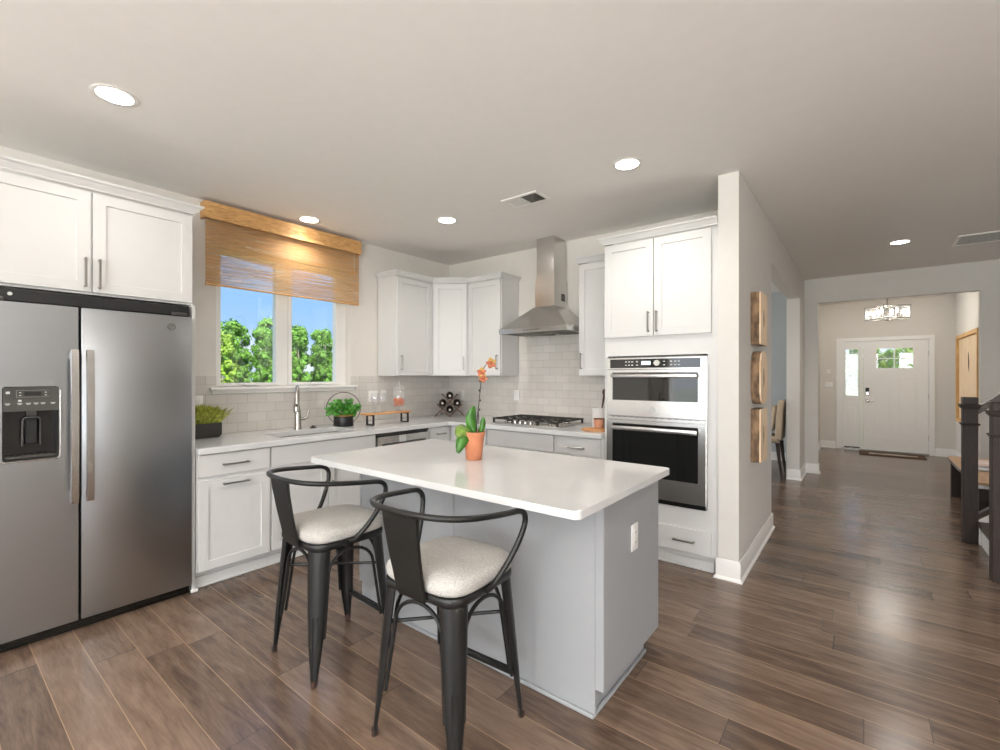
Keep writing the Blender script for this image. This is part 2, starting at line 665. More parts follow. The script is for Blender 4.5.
M['recess'] = plain('dispenser_black', (24, 24, 23), 0.2, var=0.1)
M['iron'] = plain('cast_iron_grate', (38, 37, 35), 0.6, var=0.1, bump=0.2)
M['gun'] = plain('gunmetal_powder_coat', (38, 38, 37), 0.36, 0.4, var=0.08, scale=20, rvar=0.05)
M['rust'] = plain('worn_foot_tip', (70, 52, 44), 0.55, 0.2, var=0.3, scale=60)
M['blind'] = blind_material()
M['reed'] = wood('woven_reed_valance', (176, 126, 70), (226, 180, 120), 0.6, 'y', 12, 0.3)
M['glass'] = glass('window_glass')
M['clear'] = glass('clear_glassware', (0.99, 0.99, 0.99), 0.06, .10)
M['ovenglass'] = plain('oven_door_glass', (16, 17, 17), 0.04, var=0.05, spec=0.7)
M['lens'] = emit('downlight_lens', (1.0, 0.95, 0.88), 14)
M['bulb'] = emit('chandelier_bulb', (1.0, 0.93, 0.82), 40)
M['display'] = emit('lit_display', (0.75, 0.85, 0.9), 0.6)
M['icon'] = plain('printed_icon_white', (205, 208, 205), 0.5, var=0.01)
M['terracotta'] = plain('terracotta', (200, 128, 92), 0.75, var=0.08, scale=25, bump=0.15)
M['leaf'] = plain('orchid_leaf', (58, 112, 28), 0.32, var=0.4, scale=14)
M['leaf_pale'] = plain('variegated_leaf', (116, 144, 60), 0.35, var=0.35, scale=30)
M['leaf2'] = plain('pothos_leaf', (74, 138, 48), 0.4, var=0.5, scale=30)
M['grassy'] = plain('succulent_leaf', (172, 178, 76), 0.5, var=0.5, scale=40)
M['stem'] = plain('dark_stem', (52, 46, 36), 0.5, var=0.2)
M['petal'] = plain('orange_petal', (178, 100, 68), 0.5, var=0.45, scale=90)
M['petal_y'] = plain('yellow_sepal', (186, 148, 78), 0.5, var=0.25, scale=90)
M['soil'] = plain('potting_soil', (60, 46, 36), 0.95, var=0.4, scale=80, bump=0.8)
M['cork'] = plain('moss_fibre', (170, 128, 66), 0.9, var=0.3, scale=90, bump=0.6)
M['charcoal'] = plain('charcoal_planter', (58, 56, 53), 0.6, var=0.06, bump=0.1)
M['boardwood'] = wood('honey_wood', (186, 126, 72), (222, 166, 110), 0.5, 'y', 5)
M['rackwood'] = wood('walnut_rack', (62, 44, 34), (100, 74, 57), 0.5, 'z', 6)
M['bottle'] = plain('dark_wine_glass', (24, 13, 10), 0.35, var=0.1, spec=0.2)
M['foil'] = plain('pale_foil_cap', (214, 206, 198), 0.4, 0.2, var=0.05)
M['candy'] = plain('orange_candy', (224, 112, 34), 0.4, var=0.25, scale=60)
M['ceramic'] = plain('white_ceramic', (236, 234, 230), 0.3, var=0.015)
M['clay'] = plain('pink_clay_cup', (206, 150, 122), 0.7, var=0.08, scale=30)
M['plate'] = plain('white_plastic_plate', (238, 236, 232), 0.4, var=0.01)
M['slot'] = plain('slot_dark', (70, 68, 66), 0.6, var=0.05)
M['fabric'] = plain('oatmeal_woven_fabric', (186, 183, 177), 0.95, var=0.26, scale=210, bump=1.0, bscale=300)
M['barkface'] = wood('spalted_wood_face', (236, 204, 166), (252, 232, 204), 0.65, 'z', 4, 0.2)
M['bark'] = plain('rough_bark', (126, 102, 78), 0.9, var=0.8, scale=22, bump=1.0, bscale=60, stretch=(1, 1, 0.4))
M['hollow'] = plain('dark_infill', (84, 56, 36), 0.9, var=0.5, scale=120, bump=1.0, bscale=150)
M['newel'] = wood('dark_stained_oak', (28, 18, 13), (50, 34, 25), 0.6, 'z', 5, 0.15)
M['rail'] = wood('dark_stained_rail', (48, 36, 29), (76, 58, 46), 0.4, 'x', 5, 0.15)
M['bench'] = wood('bench_oak_top', (176, 140, 104), (206, 172, 136), 0.5, 'y', 4)
M['paleframe'] = wood('pale_oak_frame', (196, 148, 88), (226, 184, 124), 0.5, 'z', 5)
M['palewood'] = wood('pale_slat_board', (216, 182, 142), (238, 214, 180), 0.6, 'z', 3)
M['mat'] = plain('coir_mat', (82, 56, 38), 0.95, var=0.3, scale=150, bump=1.0)
M['matlight'] = plain('cream_mat_lettering', (222, 214, 196), 0.95, var=0.1, scale=150)
M['linen'] = plain('beige_linen', (190, 172, 148), 0.95, var=0.12, scale=200, bump=0.5)
M['pillow'] = plain('cream_pillow', (226, 212, 190), 0.95, var=0.1, scale=40, bump=0.3)
M['pillow_k'] = plain('black_pillow', (32, 32, 34), 0.95, var=0.1)
M['legwood'] = wood('espresso_leg', (40, 28, 22), (62, 46, 36), 0.4, 'z', 5)
M['throw'] = plain('blush_throw', (226, 206, 196), 0.95, var=0.06, scale=50, bump=0.4)
M['throw_g'] = plain('pale_grey_throw', (206, 206, 208), 0.95, var=0.06, scale=50, bump=0.4)
M['tree_a'] = plain('oak_foliage', (150, 184, 66), 0.7, var=0.45, scale=0.9)
M['tree_b'] = plain('maple_foliage', (112, 160, 62), 0.7, var=0.45, scale=0.9)
M['trunk'] = plain('pale_trunk', (150, 142, 126), 0.9, var=0.25, scale=3)
M['grass'] = plain('meadow', (110, 140, 60), 0.95, var=0.3, scale=0.5)

# ------------------------------------------------------------------ the setting
WX, NY = -4.02, 4.09          # window wall and range wall
HX = -0.645                   # hall side of the pier wall
PX = -0.773                   # kitchen side of the pier wall
PY = 3.391                    # front of the pier
FY = 7.85                     # wall with the opening to the foyer
DY = 10.84                    # front door wall
FLX, FRX = -0.64, 1.24        # foyer side walls
DNY = 8.7                     # end of the dining room

struct('floor', MB().box(-4.3, 4.6, -4.4, 11.0, -0.12, 0.0), M['floor'])
struct('ceiling', MB().box(-4.3, 4.6, -4.4, 11.0, CEIL, CEIL + 0.25), M['ceiling'])
struct('ground', MB().box(-220, 220, -60, 260, -0.6, -0.5), M['grass'])

# window wall: window opening over the sink
T = 0.16
WY0, WY1, WZ0, WZ1 = 1.472, 2.69, 1.285, 2.42
w = MB()
w.box(WX - T, WX, -4.2, WY0, 0.001, CEIL - .001).box(WX - T, WX, WY1, 4.2, 0.001, CEIL - .001)
w.box(WX - T, WX, WY0, WY1, 0.001, WZ0).box(WX - T, WX, WY0, WY1, WZ1, CEIL - .001)
struct('wall_left', w, M['wall'])
# dining room outer wall with an unseen window added for light
w = MB()
w.box(WX - T, WX, 4.21, 5.6, 0.001, CEIL - .001).box(WX - T, WX, 7.2, 8.8, 0.001, CEIL - .001)
w.box(WX - T, WX, 5.6, 7.2, 0.001, 0.7).box(WX - T, WX, 5.6, 7.2, 2.3, CEIL - .001)
struct('wall_dining_left', w, M['dining'])
struct('wall_back', MB().box(WX + .001, PX, NY, NY + 0.11, 0.001, CEIL - .001), M['wall'])
# pier wall along the hall with the dining room opening
w = MB()
w.box(PX, HX, PY, 4.80, 0.001, CEIL - .001).box(PX, HX, 4.80, 7.20, 2.40, CEIL - .001).box(-0.79, HX, 7.20, FY - .001, 0.001, CEIL - .001)
struct('wall_hall', w, M['hall'])
struct('wall_dining_end', MB().box(WX, -0.8, DNY, DNY + .1, 0.001, CEIL - .001), M['dining'])
struct('wall_dining_side', MB().box(-0.80, -0.7911, 7.205, DNY - .001, 0.001, CEIL - .001), M['dining'])
w = MB()
w.box(HX - .14, -0.49, FY, FY + .12, 0.001, CEIL - .001).box(1.11, EAST_X, FY, FY + .12, 0.001, CEIL - .001).box(-0.49, 1.11, FY, FY + .12, 2.40, CEIL - .001)
struct('wall_foyer_opening', w, M['hall'])
struct('wall_foyer_left', MB().box(FLX - .12, FLX, 10.40, DY - .001, 0.001, CEIL - .001).box(FLX - .12, FLX, FY + .121, 8.45, 0.001, CEIL - .001).box(FLX - .12, FLX, 8.45, 10.40, 2.4, CEIL - .001), M['wall'])
# side room open to the foyer, with an unseen window added to light the foyer
w = MB()
w.box(WX - T, WX, 8.81, 9.0, 0.001, CEIL - .001).box(WX - T, WX, 10.5, 10.98, 0.001, CEIL - .001)
w.box(WX - T, WX, 9.0, 10.5, 0.001, 0.6).box(WX - T, WX, 9.0, 10.5, 2.4, CEIL - .001)
struct('wall_side_room', w, M['wall'])
struct('wall_side_room_end', MB().box(WX, FLX - .1205, DY, DY + .14, 0.001, CEIL - .001), M['wall'])
struct('wall_foyer_right', MB().box(FRX, FRX + .12, FY + .121, DY - .001, 0.001, CEIL - .001), M['wall'])
# front door wall
DX0, DX1, DZ = -0.335, 0.945, 2.045
w = MB()
w.box(FLX - .12, DX0, DY, DY + .14, 0.001, CEIL - .001).box(DX1, FRX + .12, DY, DY + .14, 0.001, CEIL - .001).box(DX0, DX1, DY, DY + .14, DZ, CEIL - .001)
struct('wall_front_door', w, M['wall'])
# unseen living room behind the camera; its windows are added for light
SWIN = [(-3.55, -1.85), (-1.15, 0.55), (1.25, 2.95)]
w = MB()
xs = [WX] + [v for p in SWIN for v in p] + [EAST_X]
for i in range(0, len(xs), 2):
    w.box(xs[i], xs[i + 1], SOUTH_Y - .14, SOUTH_Y, 0.001, CEIL - .001)
for a, b in SWIN:
    w.box(a, b, SOUTH_Y - .14, SOUTH_Y, 0.001, 0.3).box(a, b, SOUTH_Y - .14, SOUTH_Y, 2.4, CEIL - .001)
struct('wall_behind', w, M['wall'])
w = MB()
w.box(EAST_X, EAST_X + .14, -4.2, -2.65, 0.001, CEIL - .001).box(EAST_X, EAST_X + .14, -0.55, 8, 0.001, CEIL - .001)
w.box(EAST_X, EAST_X + .14, -2.65, -0.55, 0.001, 0.45).box(EAST_X, EAST_X + .14, -2.65, -0.55, 2.45, CEIL - .001)
struct('wall_right', w, M['wall'])

def casement(name, axis, a0, a1, z0, z1, d, panes, label=None, fr=0.05, dep=0.05):
    """window unit: frame with the given clear panes; axis 'y' = in an x-plane wall at x=d, axis 'x' = in a y-plane wall"""
    plane = 'yz' if axis == 'y' else 'xz'
    f = MB().holed(rect(a0, a1, z0, z1), [rect(*p) for p in panes], d - dep / 2, d + dep / 2, plane)
    root = f.build(name, M['trim'], None, 0)
    root['kind'] = 'structure'
    for p in panes:
        g = MB()
        if axis == 'y':
            g.box(d - .003, d + .003, p[0] - .004, p[1] + .004, p[2] - .004, p[3] + .004)
        else:
            g.box(p[0] - .004, p[1] + .004, d - .003, d + .003, p[2] - .004, p[3] + .004)
        g.build('pane', M['glass'], root, 0)
    return root

win = casement('window_1', 'y', WY0 + .001, WY1 - .001, WZ0 + .001, WZ1 - .001, -4.125, [(1.531, 1.979, 1.318, 2.37), (2.124, 2.572, 1.318, 2.37)])
s = MB()
for a, b in ((1.531, 1.979), (2.124, 2.572)):      # raised sash rims
    s.holed(rect(a - .034, b + .034, 1.318 - .022, 2.40), [rect(a, b, 1.318, 2.37)], -4.099, -4.088, 'yz')
    s.box(-4.088, -4.07, (a + b) / 2 - .05, (a + b) / 2 + .05, 1.298, 1.306, .002)
s.build('sash', M['trim'], win, 0)
MB().box(-4.095, -3.972, 1.42, 2.745, 1.262, 1.284, .004).box(-4.018, -4.006, 1.44, 2.73, 1.232, 1.262, .002).build('window_sill', M['trim'], win)
win2 = casement('window_2', 'y', 5.601, 7.199, 0.701, 2.299, -4.1, [(5.66, 6.37, 0.76, 2.24), (6.43, 7.14, 0.76, 2.24)])
casement('window_7', 'y', 9.001, 10.499, 0.601, 2.399, -4.1, [(9.06, 9.72, .66, 2.34), (9.78, 10.44, .66, 2.34)])
for i, (a, b) in enumerate(SWIN):
    mdl = (a + b) / 2
    casement('window_%d' % (3 + i), 'x', a + .001, b - .001, 0.301, 2.399, SOUTH_Y - .07, [(a + .06, mdl - .03, .36, 1.32), (mdl + .03, b - .06, .36, 1.32), (a + .06, mdl - .03, 1.38, 2.34), (mdl + .03, b - .06, 1.38, 2.34)])
casement('window_6', 'y', -2.649, -0.551, 0.451, 2.449, EAST_X + .07, [(-2.59, -1.63, .51, 2.39), (-1.57, -0.61, .51, 2.39)])

# backsplash tile panels lie on the two kitchen walls
struct('trim_1', MB().box(WX + .0005, WX + .008, 1.108, NY - .001, 0.9145, 1.2315).box(WX + .0005, WX + .008, 1.108, 1.419, 1.2315, 1.2845).box(WX + .0005, WX + .008, 2.746, NY - .001, 1.2315, 1.2845).box(WX + .0005, WX + .008, 1.108, 1.471, 1.2845, 1.375).box(WX + .0005, WX + .008, 2.691, NY - .001, 1.2845, 1.375), M['tile_y'], None, 0)
t = MB().box(WX + .009, -1.617, NY - .008, NY - .0005, 0.9145, 1.372).box(-2.935, -2.05, NY - .008, NY - .0005, 1.372, 1.86)
struct('trim_2', t, M['tile_x'], None, 0)

def base_run(name, pts, h=0.135, th=0.013, shoe=0.018, mat='trim', closed=False):
    """baseboard with shoe moulding following the wall line pts; the room is on the left of the direction of travel"""
    mb = MB()
    P2 = [Vector((p[0], p[1])) for p in pts]
    n = len(P2)
    def offs(d):
        out = []
        for i in range(n):
            ds = []
            if i > 0:
                ds.append((P2[i] - P2[i - 1]).normalized())
            if i < n - 1:
                ds.append((P2[i + 1] - P2[i]).normalized())
            ns = [Vector((-q.y, q.x)) for q in ds]
            if len(ns) == 1:
                out.append(P2[i] + ns[0] * d)
            else:
                k = ns[0] + ns[1]
                out.append(P2[i] + k * (d / (1 + ns[0].dot(ns[1]))))
        return out
    prof = [(0.0006, 0.001), (th + shoe * .75, 0.001), (th + shoe * .7, 0.009), (th + 0.002, 0.02), (th, 0.022), (th, h - .012), (th * .5, h), (0.0006, h)]
    rings = [offs(d) for d, z in prof]
    vs, fs = [], []
    m = len(prof)
    for i in range(n):
        for k in range(m):
            vs.append((rings[k][i].x, rings[k][i].y, prof[k][1]))
    for i in range(n - 1):
        for k in range(m):
            k2 = (k + 1) % m
            fs.append((i * m + k, i * m + k2, (i + 1) * m + k2, (i + 1) * m + k))
    fs.append(list(range(m)))
    fs.append([(n - 1) * m + k for k in range(m)][::-1])
    mb._add(vs, fs)
    return struct(name, mb, M[mat])

base_run('baseboard_pier', [(PX, 4.80), (HX, 4.80), (HX, PY), (PX, PY), (PX, 3.407)])
base_run('baseboard_hall', [(-0.60 - .04, FY + .119), (-0.49, FY + .12), (-0.49, FY), (HX, FY), (HX, 7.20), (-0.79, 7.20)][1:])
base_run('baseboard_foyer_left', [(DX0 - .06, DY), (FLX, DY), (FLX, 10.40), (FLX - .119, 10.40)])
base_run('baseboard_foyer_right', [(FRX, FY + .14), (FRX, DY), (DX1 + .045, DY)])
base_run('baseboard_opening_right', [(EAST_X - .01, FY), (1.11, FY), (1.11, FY + .119)])
base_run('baseboard_dining', [(-0.81, DNY), (WX + .01, DNY)])
base_run('baseboard_behind', [(WX + .01, SOUTH_Y), (EAST_X - .01, SOUTH_Y)])

# ------------------------------------------------------------------ front door with sidelight
DF = DY + .02                  # face of the door slab
def panel_door(mb, x0, x1, z0, z1, glasses, panels, y, th=.045):
    mb.holed(rect(x0, x1, z0, z1), [rect(*g) for g in glasses] + [rect(*p) for p in panels], y, y + th, 'xz')
    for p in panels:           # recessed panel with a raised field
        mb.box(p[0], p[1], y + .012, y + th - .005, p[2], p[3])
        mb.box(p[0] + .03, p[1] - .03, y + .005, y + .012, p[2] + .03, p[3] - .03, .004)
f = MB()
f.holed(rect(DX0 + .001, DX1 - .001, 0.001, DZ - .001), [rect(-0.272, -0.03, 0.026, 2.018), rect(0.016, 0.907, 0.026, 2.018)], DY - .004, DY + .13, 'xz')
door = f.build('door_1', M['trim'], None, 0)
door['kind'] = 'structure'
c = MB().box(DX0 - .05, DX0 + .03, DY - .02, DY - .0045, 0.001, 2.0195, .003).box(DX1 - .03, DX1 + .04, DY - .02, DY - .0045, 0.001, 2.0195, .003)
c.box(DX0 - .05, DX1 + .04, DY - .02, DY - .0045, 2.02, 2.085, .003).build('casing', M['trim'], door)
MB().box(DX0 + .03, DX1 - .03, DY - .03, DY + .1, 0.0015, 0.024, .003).build('threshold', M['pull'], door)
sl = MB()
panel_door(sl, -0.269, -0.033, 0.03, 2.015, [(-0.245, -0.06, 1.01, 1.875)], [(-0.235, -0.07, 0.30, 0.82)], DF)
slo = sl.build('sidelight', M['trim'], door, 0)
MB().box(-0.25, -0.055, DF + .018, DF + .024, 1.0, 1.88).build('pane', M['glass'], slo, 0)
MB().box(-0.269, -0.033, DF - .006, DF - .001, 0.03, 0.055).build('sill_strip', M['slot'], slo, 0)
ds = MB()
panel_door(ds, 0.019, 0.903, 0.03, 2.015, [(0.21, 0.448, 1.70, 1.875), (0.466, 0.708, 1.70, 1.875), (0.21, 0.448, 1.52, 1.685), (0.466, 0.708, 1.52, 1.685)],
           [(0.155, 0.42, 0.28, 1.36), (0.495, 0.765, 0.28, 1.36)], DF)
dso = ds.build('door_slab', M['trim'], door, 0)
for g in ((0.2, 0.452, 1.69, 1.88), (0.462, 0.715, 1.69, 1.88), (0.2, 0.452, 1.515, 1.688), (0.462, 0.715, 1.515, 1.688)):
    MB().box(g[0], g[1], DF + .018, DF + .024, g[2], g[3]).build('pane', M['glass'], dso, 0)
MB().box(0.05, 0.105, DF - .022, DF - .0005, 1.09, 1.16, .006).build('keypad', M['black'], dso)
MB().box(0.05, 0.105, DF - .022, DF - .0005, 1.02, 1.088, .008).build('deadbolt', M['chrome'], dso)
h = MB().lathe([(.031, 0), (.031, .008), (.012, .012), (.012, .05), (.0, .05)], (0, 0, 0), 20).xf(Matrix.Translation((.082, DF - .0005, .92)) @ Matrix.Rotation(PI / 2, 4, 'X'))
h.tube([(.082, DF - .045, .92), (.13, DF - .048, .92), (.175, DF - .045, .915)], .009)
h.build('door_handle', M['chrome'], dso)
for z in (1.77, 1.02, 0.3):
    MB().box(0.902, 0.914, DF - .006, DF + .002, z - .05, z + .05).build('hinge', M['pull'], dso, 0)

# ------------------------------------------------------------------ cabinets (built in local axes: x across, y into the cabinet, z up)
def pull(parent, x, z, L=.13, vert=True, y=-.02, mat='pull'):
    b = MB()
    if vert:
        b.box(x - .0055, x + .0055, y - .033, y - .024, z - L / 2, z + L / 2, .002)
        for s in (-1, 1):
            b.box(x - .005, x + .005, y - .025, y - .0003, z + s * (L / 2 - .008) - .006, z + s * (L / 2 - .008) + .006, .0015)
    else:
        b.box(x - L / 2, x + L / 2, y - .033, y - .024, z - .0055, z + .0055, .002)
        for s in (-1, 1):
            b.box(x + s * (L / 2 - .008) - .006, x + s * (L / 2 - .008) + .006, y - .025, y - .0003, z - .005, z + .005, .0015)
    return b.build('handle', M[mat], parent)

def shaker(parent, name, x0, x1, z0, z1, hnd=None, rail=.057, y0=-.02, mat='cab'):
    d = MB().door(x0, x1, z0, z1, y0, -.0008, rail).build(name, M[mat], parent)
    if hnd:
        pull(d, *hnd, y=y0)
    return d

def slab(parent, name, x0, x1, z0, z1, hnd=None, y0=-.02, mat='cab'):
    d = MB().box(x0, x1, y0, -.0008, z0, z1, .002).build(name, M[mat], parent)
    if hnd:
        pull(d, *hnd, y=y0)
    return d

def carcass(parent, W, D, z0, z1, shelf=None, top=True, frame=True, mat='cab', name='body'):
    b = MB()
    t = .018
    b.box(0, t, 0, D, z0, z1).box(W - t, W, 0, D, z0, z1).box(t, W - t, D - .008, D, z0, z1).box(t, W - t, 0, D - .008, z0, z0 + t)
    if top:
        b.box(t, W - t, 0, D - .008, z1 - t, z1)
    if frame:
        b.box(t, .04, 0, .018, z0 + t, z1 - t).box(W - .04, W - t, 0, .018, z0 + t, z1 - t)
        b.box(.04, W - .04, 0, .018, z1 - .045, z1 - t * (1 if top else 0))
    if z1 < 1:
        b.box(.04, W - .04, 0, .018, .68, .735)
    for s in (shelf or []):
        b.box(t, W - t, 0, D - .008, s, s + t)
    return b.build(name, M[mat], parent, 0)

def crown(parent, path, z0, h=.052, out=.045, mat='cab'):
    """crown moulding along an open path in the xy plane; outside is on the right of travel"""
    prof = [(0.0005, 0), (0.006, 0), (0.008, .008), (.016, .016), (.03, .034), (out - .006, h - .014), (out - .002, h - .011), (out, h - .009), (out, h), (0.0005, h)]
    P2 = [Vector(p) for p in path]
    n = len(P2)
    m = len(prof)
    vs, fs = [], []
    for i in range(n):
        ns = []
        if i > 0:
            q = (P2[i] - P2[i - 1]).normalized()
            ns.append(Vector((q.y, -q.x)))
        if i < n - 1:
            q = (P2[i + 1] - P2[i]).normalized()
            ns.append(Vector((q.y, -q.x)))
        k = ns[0] if len(ns) == 1 else (ns[0] + ns[1]) / (1 + ns[0].dot(ns[1]))
        for d, z in prof:
            p = P2[i] + k * d
            vs.append((p.x, p.y, z0 + z))
    for i in range(n - 1):
        for a in range(m):
            a2 = (a + 1) % m
            fs.append((i * m + a, (i + 1) * m + a, (i + 1) * m + a2, i * m + a2))
    fs.append(list(range(m))[::-1])
    fs.append([(n - 1) * m + a for a in range(m)])
    mb = MB()
    mb._add(vs, fs)
    return mb.build('crown_moulding', M[mat], parent, 20)

def toe(parent, W, rec=.06, D=.5, x0=0.0, shoe=True):
    b = MB().box(x0, W, rec, rec + .015, 0.0008, .114)
    o = b.build('toe_kick', M['cab'], parent, 0)
    if shoe:
        MB().box(x0, W, rec - .013, rec - .0005, 0.0008, .07).box(x0, W, rec - .024, rec - .0135, 0.0008, .016, .004).build('base_trim', M['cab'], parent)
    return o

R90 = PI / 2
FX = -3.335                    # face frame of the window wall base cabinets
# refrigerator surround: tall panel and cabinet above
t = thing('refrigerator_end_panel', 'tall white end panel standing between the refrigerator and the base cabinets', 'panel', (-3.68, 1.095, 0))
MB().box(-.338, .335, -.0095, .0095, .0008, 1.826, .001).build('board', M['cab'], t)
MB().box(.3355, .352, -.019, .022, .0008, .02, .004).build('shoe_moulding', M['trim'], t)
t = thing('refrigerator_cabinet', 'wide two-door white wall cabinet with crown above the stainless refrigerator', 'cabinet', (-3.39, 0.115, 0), R90)
carcass(t, .99, .628, 1.83, 2.41)
MB().box(.475, .511, 0, .018, 1.8485, 2.3645).build('centre_stile', M['cab'], t, 0)
shaker(t, 'door', .008, .489, 1.842, 2.398, (.463, 1.945, .165))
shaker(t, 'door', .497, .982, 1.842, 2.398, (.523, 1.945, .165))
crown(t, [(-.0, .6), (0, -.021), (.99, -.021), (.99, .6)], 2.4105)

# base cabinets under the window
t = thing('base_cabinet', 'white base cabinet with one drawer over a pull-out front beside the refrigerator panel', 'cabinet', (FX, 1.1075, 0), R90)
carcass(t, .4625, .64, .115, .872)
slab(t, 'drawer', .006, .455, .722, .866, (.225, .793, .165, False))
shaker(t, 'door', .006, .455, .122, .692, (.225, .665, .165, False))
toe(t, .4625)
t = thing('sink_cabinet', 'white sink base cabinet with false drawer front and two doors under the window', 'cabinet', (FX, 1.5715, 0), R90)
carcass(t, .903, .64, .115, .872, top=False)
slab(t, 'false_drawer_front', .006, .897, .722, .866)
shaker(t, 'door', .006, .449, .122, .692, (.42, .60, .13))
shaker(t, 'door', .455, .897, .122, .692, (.484, .60, .13))
toe(t, .903)
# dishwasher
t = thing('dishwasher', 'stainless dishwasher under the counter between sink cabinet and corner cabinet', 'dishwasher', (FX, 2.4765, 0), R90)
MB().box(.004, .63, .02, .6, .1, .866).build('tub', M['panel'], t, 0)
dd = MB().box(.012, .624, -.022, .0195, .12, .838, .006, 2).build('door', M['steel_h'], t)
MB().box(.004, .63, 0, .0195, .842, .866, .002).build('control_edge', M['blackgloss'], t)
MB().box(.06, .575, -.0225, -.0195, .752, .778, .001).build('pocket_handle', M['panel'], dd)
MB().box(.25, .33, -.0232, -.0222, .775, .835, .0003).build('energy_sticker', M['icon'], dd)
MB().box(.004, .63, .05, .065, .001, .098).build('toe_kick', M['black'], t, 0)
# corner base cabinets
t = thing('corner_base_cabinet', 'white corner base cabinet right of the dishwasher with drawer fronts on both faces', 'cabinet', (FX, 3.1085, 0), R90)
b = MB()
b.prism([(0, 0), (.298, 0), (.298, -.512), (.97, -.512), (.97, .64), (0, .64)], .115, .13).prism([(0, 0), (.018, 0), (.018, .64), (0, .64)], .1305, .872)
b.box(.018, .97, .63, .64, .1305, .872).box(.962, .97, -.512, .63, .1305, .872).box(.298, .962, -.512, -.494, .1305, .872)
b.box(.018, .316, 0, .015, .1305, .872).box(.298, .316, -.494, 0, .1305, .872).build('body', M['cab'], t, 0)
slab(t, 'drawer', .006, .265, .722, .866, (.14, .80, .12, False))
shaker(t, 'door', .006, .265, .122, .692)
d = MB().box(.2775, .2973, -.5, -.045, .722, .866, .002).build('drawer', M['cab'], t)
MB().box(.24, .249, -.34, -.21, .795, .805, .002).box(.248, .2772, -.33, -.32, .796, .804).box(.248, .2772, -.23, -.22, .796, .804).build('handle', M['pull'], d)
MB().box(.2775, .2973, -.5, -.045, .122, .692, .002).build('door', M['cab'], t)
MB().box(0, .36, .06, .075, .0008, .114).box(.36, .375, -.512, .075, .0008, .114).build('toe_kick', M['cab'], t, 0)
# cabinets of the range wall
RY = 3.405
t = thing('cooktop_cabinet', 'white base cabinet with plain false front directly under the gas cooktop', 'cabinet', (-2.820, RY, 0), 0)
carcass(t, .742, .66, .115, .872, top=False)
slab(t, 'false_drawer_front', .006, .736, .722, .866)
shaker(t, 'door', .006, .368, .122, .692, (.34, .6, .13))
shaker(t, 'door', .374, .736, .122, .692, (.402, .6, .13))
toe(t, .742, .05)
t = thing('drawer_cabinet', 'white drawer base cabinet between the cooktop and the tall oven cabinet', 'cabinet', (-2.077, RY, 0), 0)
carcass(t, .458, .66, .115, .872)
slab(t, 'drawer', .008, .43, .722, .866, (.222, .782, .15, False))
slab(t, 'drawer', .008, .43, .425, .692, (.222, .56, .15, False))
slab(t, 'drawer', .008, .43, .122, .395, (.222, .26, .15, False))
toe(t, .458, .05)

# worktop: L shape with the sink cut-out
cx = -3.288
c = MB()
outer = [(WX + .009, 1.107), (cx, 1.107), (cx, 3.335), (cx + .02, 3.350), (-1.6175, 3.350), (-1.6175, NY - .009), (WX + .009, NY - .009)]
c.holed(outer, [rrect(-3.755, -3.42, 1.70, 2.36, .03)], .874, .914)
wt = c.build('kitchen_worktop', M['quartz'], None, 0)
tag(wt, 'white quartz L-shaped worktop running under the window and along the range wall', 'countertop')
bv = wt.modifiers.new('edge', 'BEVEL')
bv.width = .004
bv.segments = 2
bv.limit_method = 'ANGLE'

# sink
t = thing('kitchen_sink', 'stainless undermount sink set into the worktop below the window', 'sink', (-3.5875, 2.03, .66))
b = MB()
x0, x1, y0, y1 = -.1725, .1725, -.335, .335
b.holed(rrect(x0 - .02, x1 + .02, y0 - .02, y1 + .02, .04), [rrect(x0, x1, y0, y1, .035)], .208, .2125)
n0 = b.mark()
top_r, bot_r = rrect(x0, x1, y0, y1, .035), rrect(x0 + .015, x1 - .015, y0 + .015, y1 - .015, .04)
k = len(top_r)
vs = [(p[0], p[1], .208) for p in top_r] + [(p[0], p[1], .012) for p in bot_r]
fs = [(i, (i + 1) % k, k + (i + 1) % k, k + i) for i in range(k)] + [[k + i for i in range(k)]]
b._add(vs, fs)
b.build('basin', M['steel_h'], t, 30, recalc=False)
MB().lathe([(.0, .013), (.045, .013), (.045, .016), (.03, .016), (.025, .014), (0, .014)], (0, 0, 0), 24, False).build('drain', M['chrome'], t)
# faucet
t = thing('kitchen_faucet', 'brushed nickel pull-down faucet with side lever standing behind the sink', 'faucet', (-3.835, 2.045, .9145))
MB().lathe([(.032, 0), (.032, .006), (.030, .012), (.026, .12), (.021, .17), (.0175, .18), (0, .18)], (0, 0, 0), 24).build('body', M['chrome'], t)
fd = Matrix.Rotation(math.radians(-32), 4, 'Z')
pts = [(0, 0, .178), (0, 0, .25)] + [(.058 - .058 * math.cos(k * PI / 10), 0, .29 + .078 * math.sin(k * PI / 10)) for k in range(0, 11)] + [(.118, 0, .275)]
MB().tube(pts, .0145, 14).xf(fd).build('spout', M['chrome'], t)
sp = MB().tube([(.118, 0, .2755), (.120, 0, .25), (.125, 0, .20), (.126, 0, .165)], [.017, .019, .025, .0265], 16).xf(fd).build('spray_head', M['chrome'], t)
MB().tube([(.127, 0, .1648), (.1272, 0, .158)], [.022, .021], 16).xf(fd).build('nozzle', M['black'], sp)
MB().box(.142, .149, -.007, .007, .195, .228, .002).xf(fd).build('spray_button', M['black'], sp)
lv = MB().tube([(0, .02, .085), (.0, .065, .088)], [.0145, .0145], 14).tube([(0, .06, .088), (.0, .082, .094), (.004, .09, .115), (.008, .096, .165)], [.0135, .013, .009, .009], 12)
lv.build('lever', M['chrome'], t)
t = MB().lathe([(.030, 0), (.030, .004), (.014, .012), (.011, .02), (.0, .022)], (-3.84, 2.19, .9147), 20).build('drain_button', M['black'])
tag(t, 'small black domed button on the worktop right of the faucet', 'air switch')

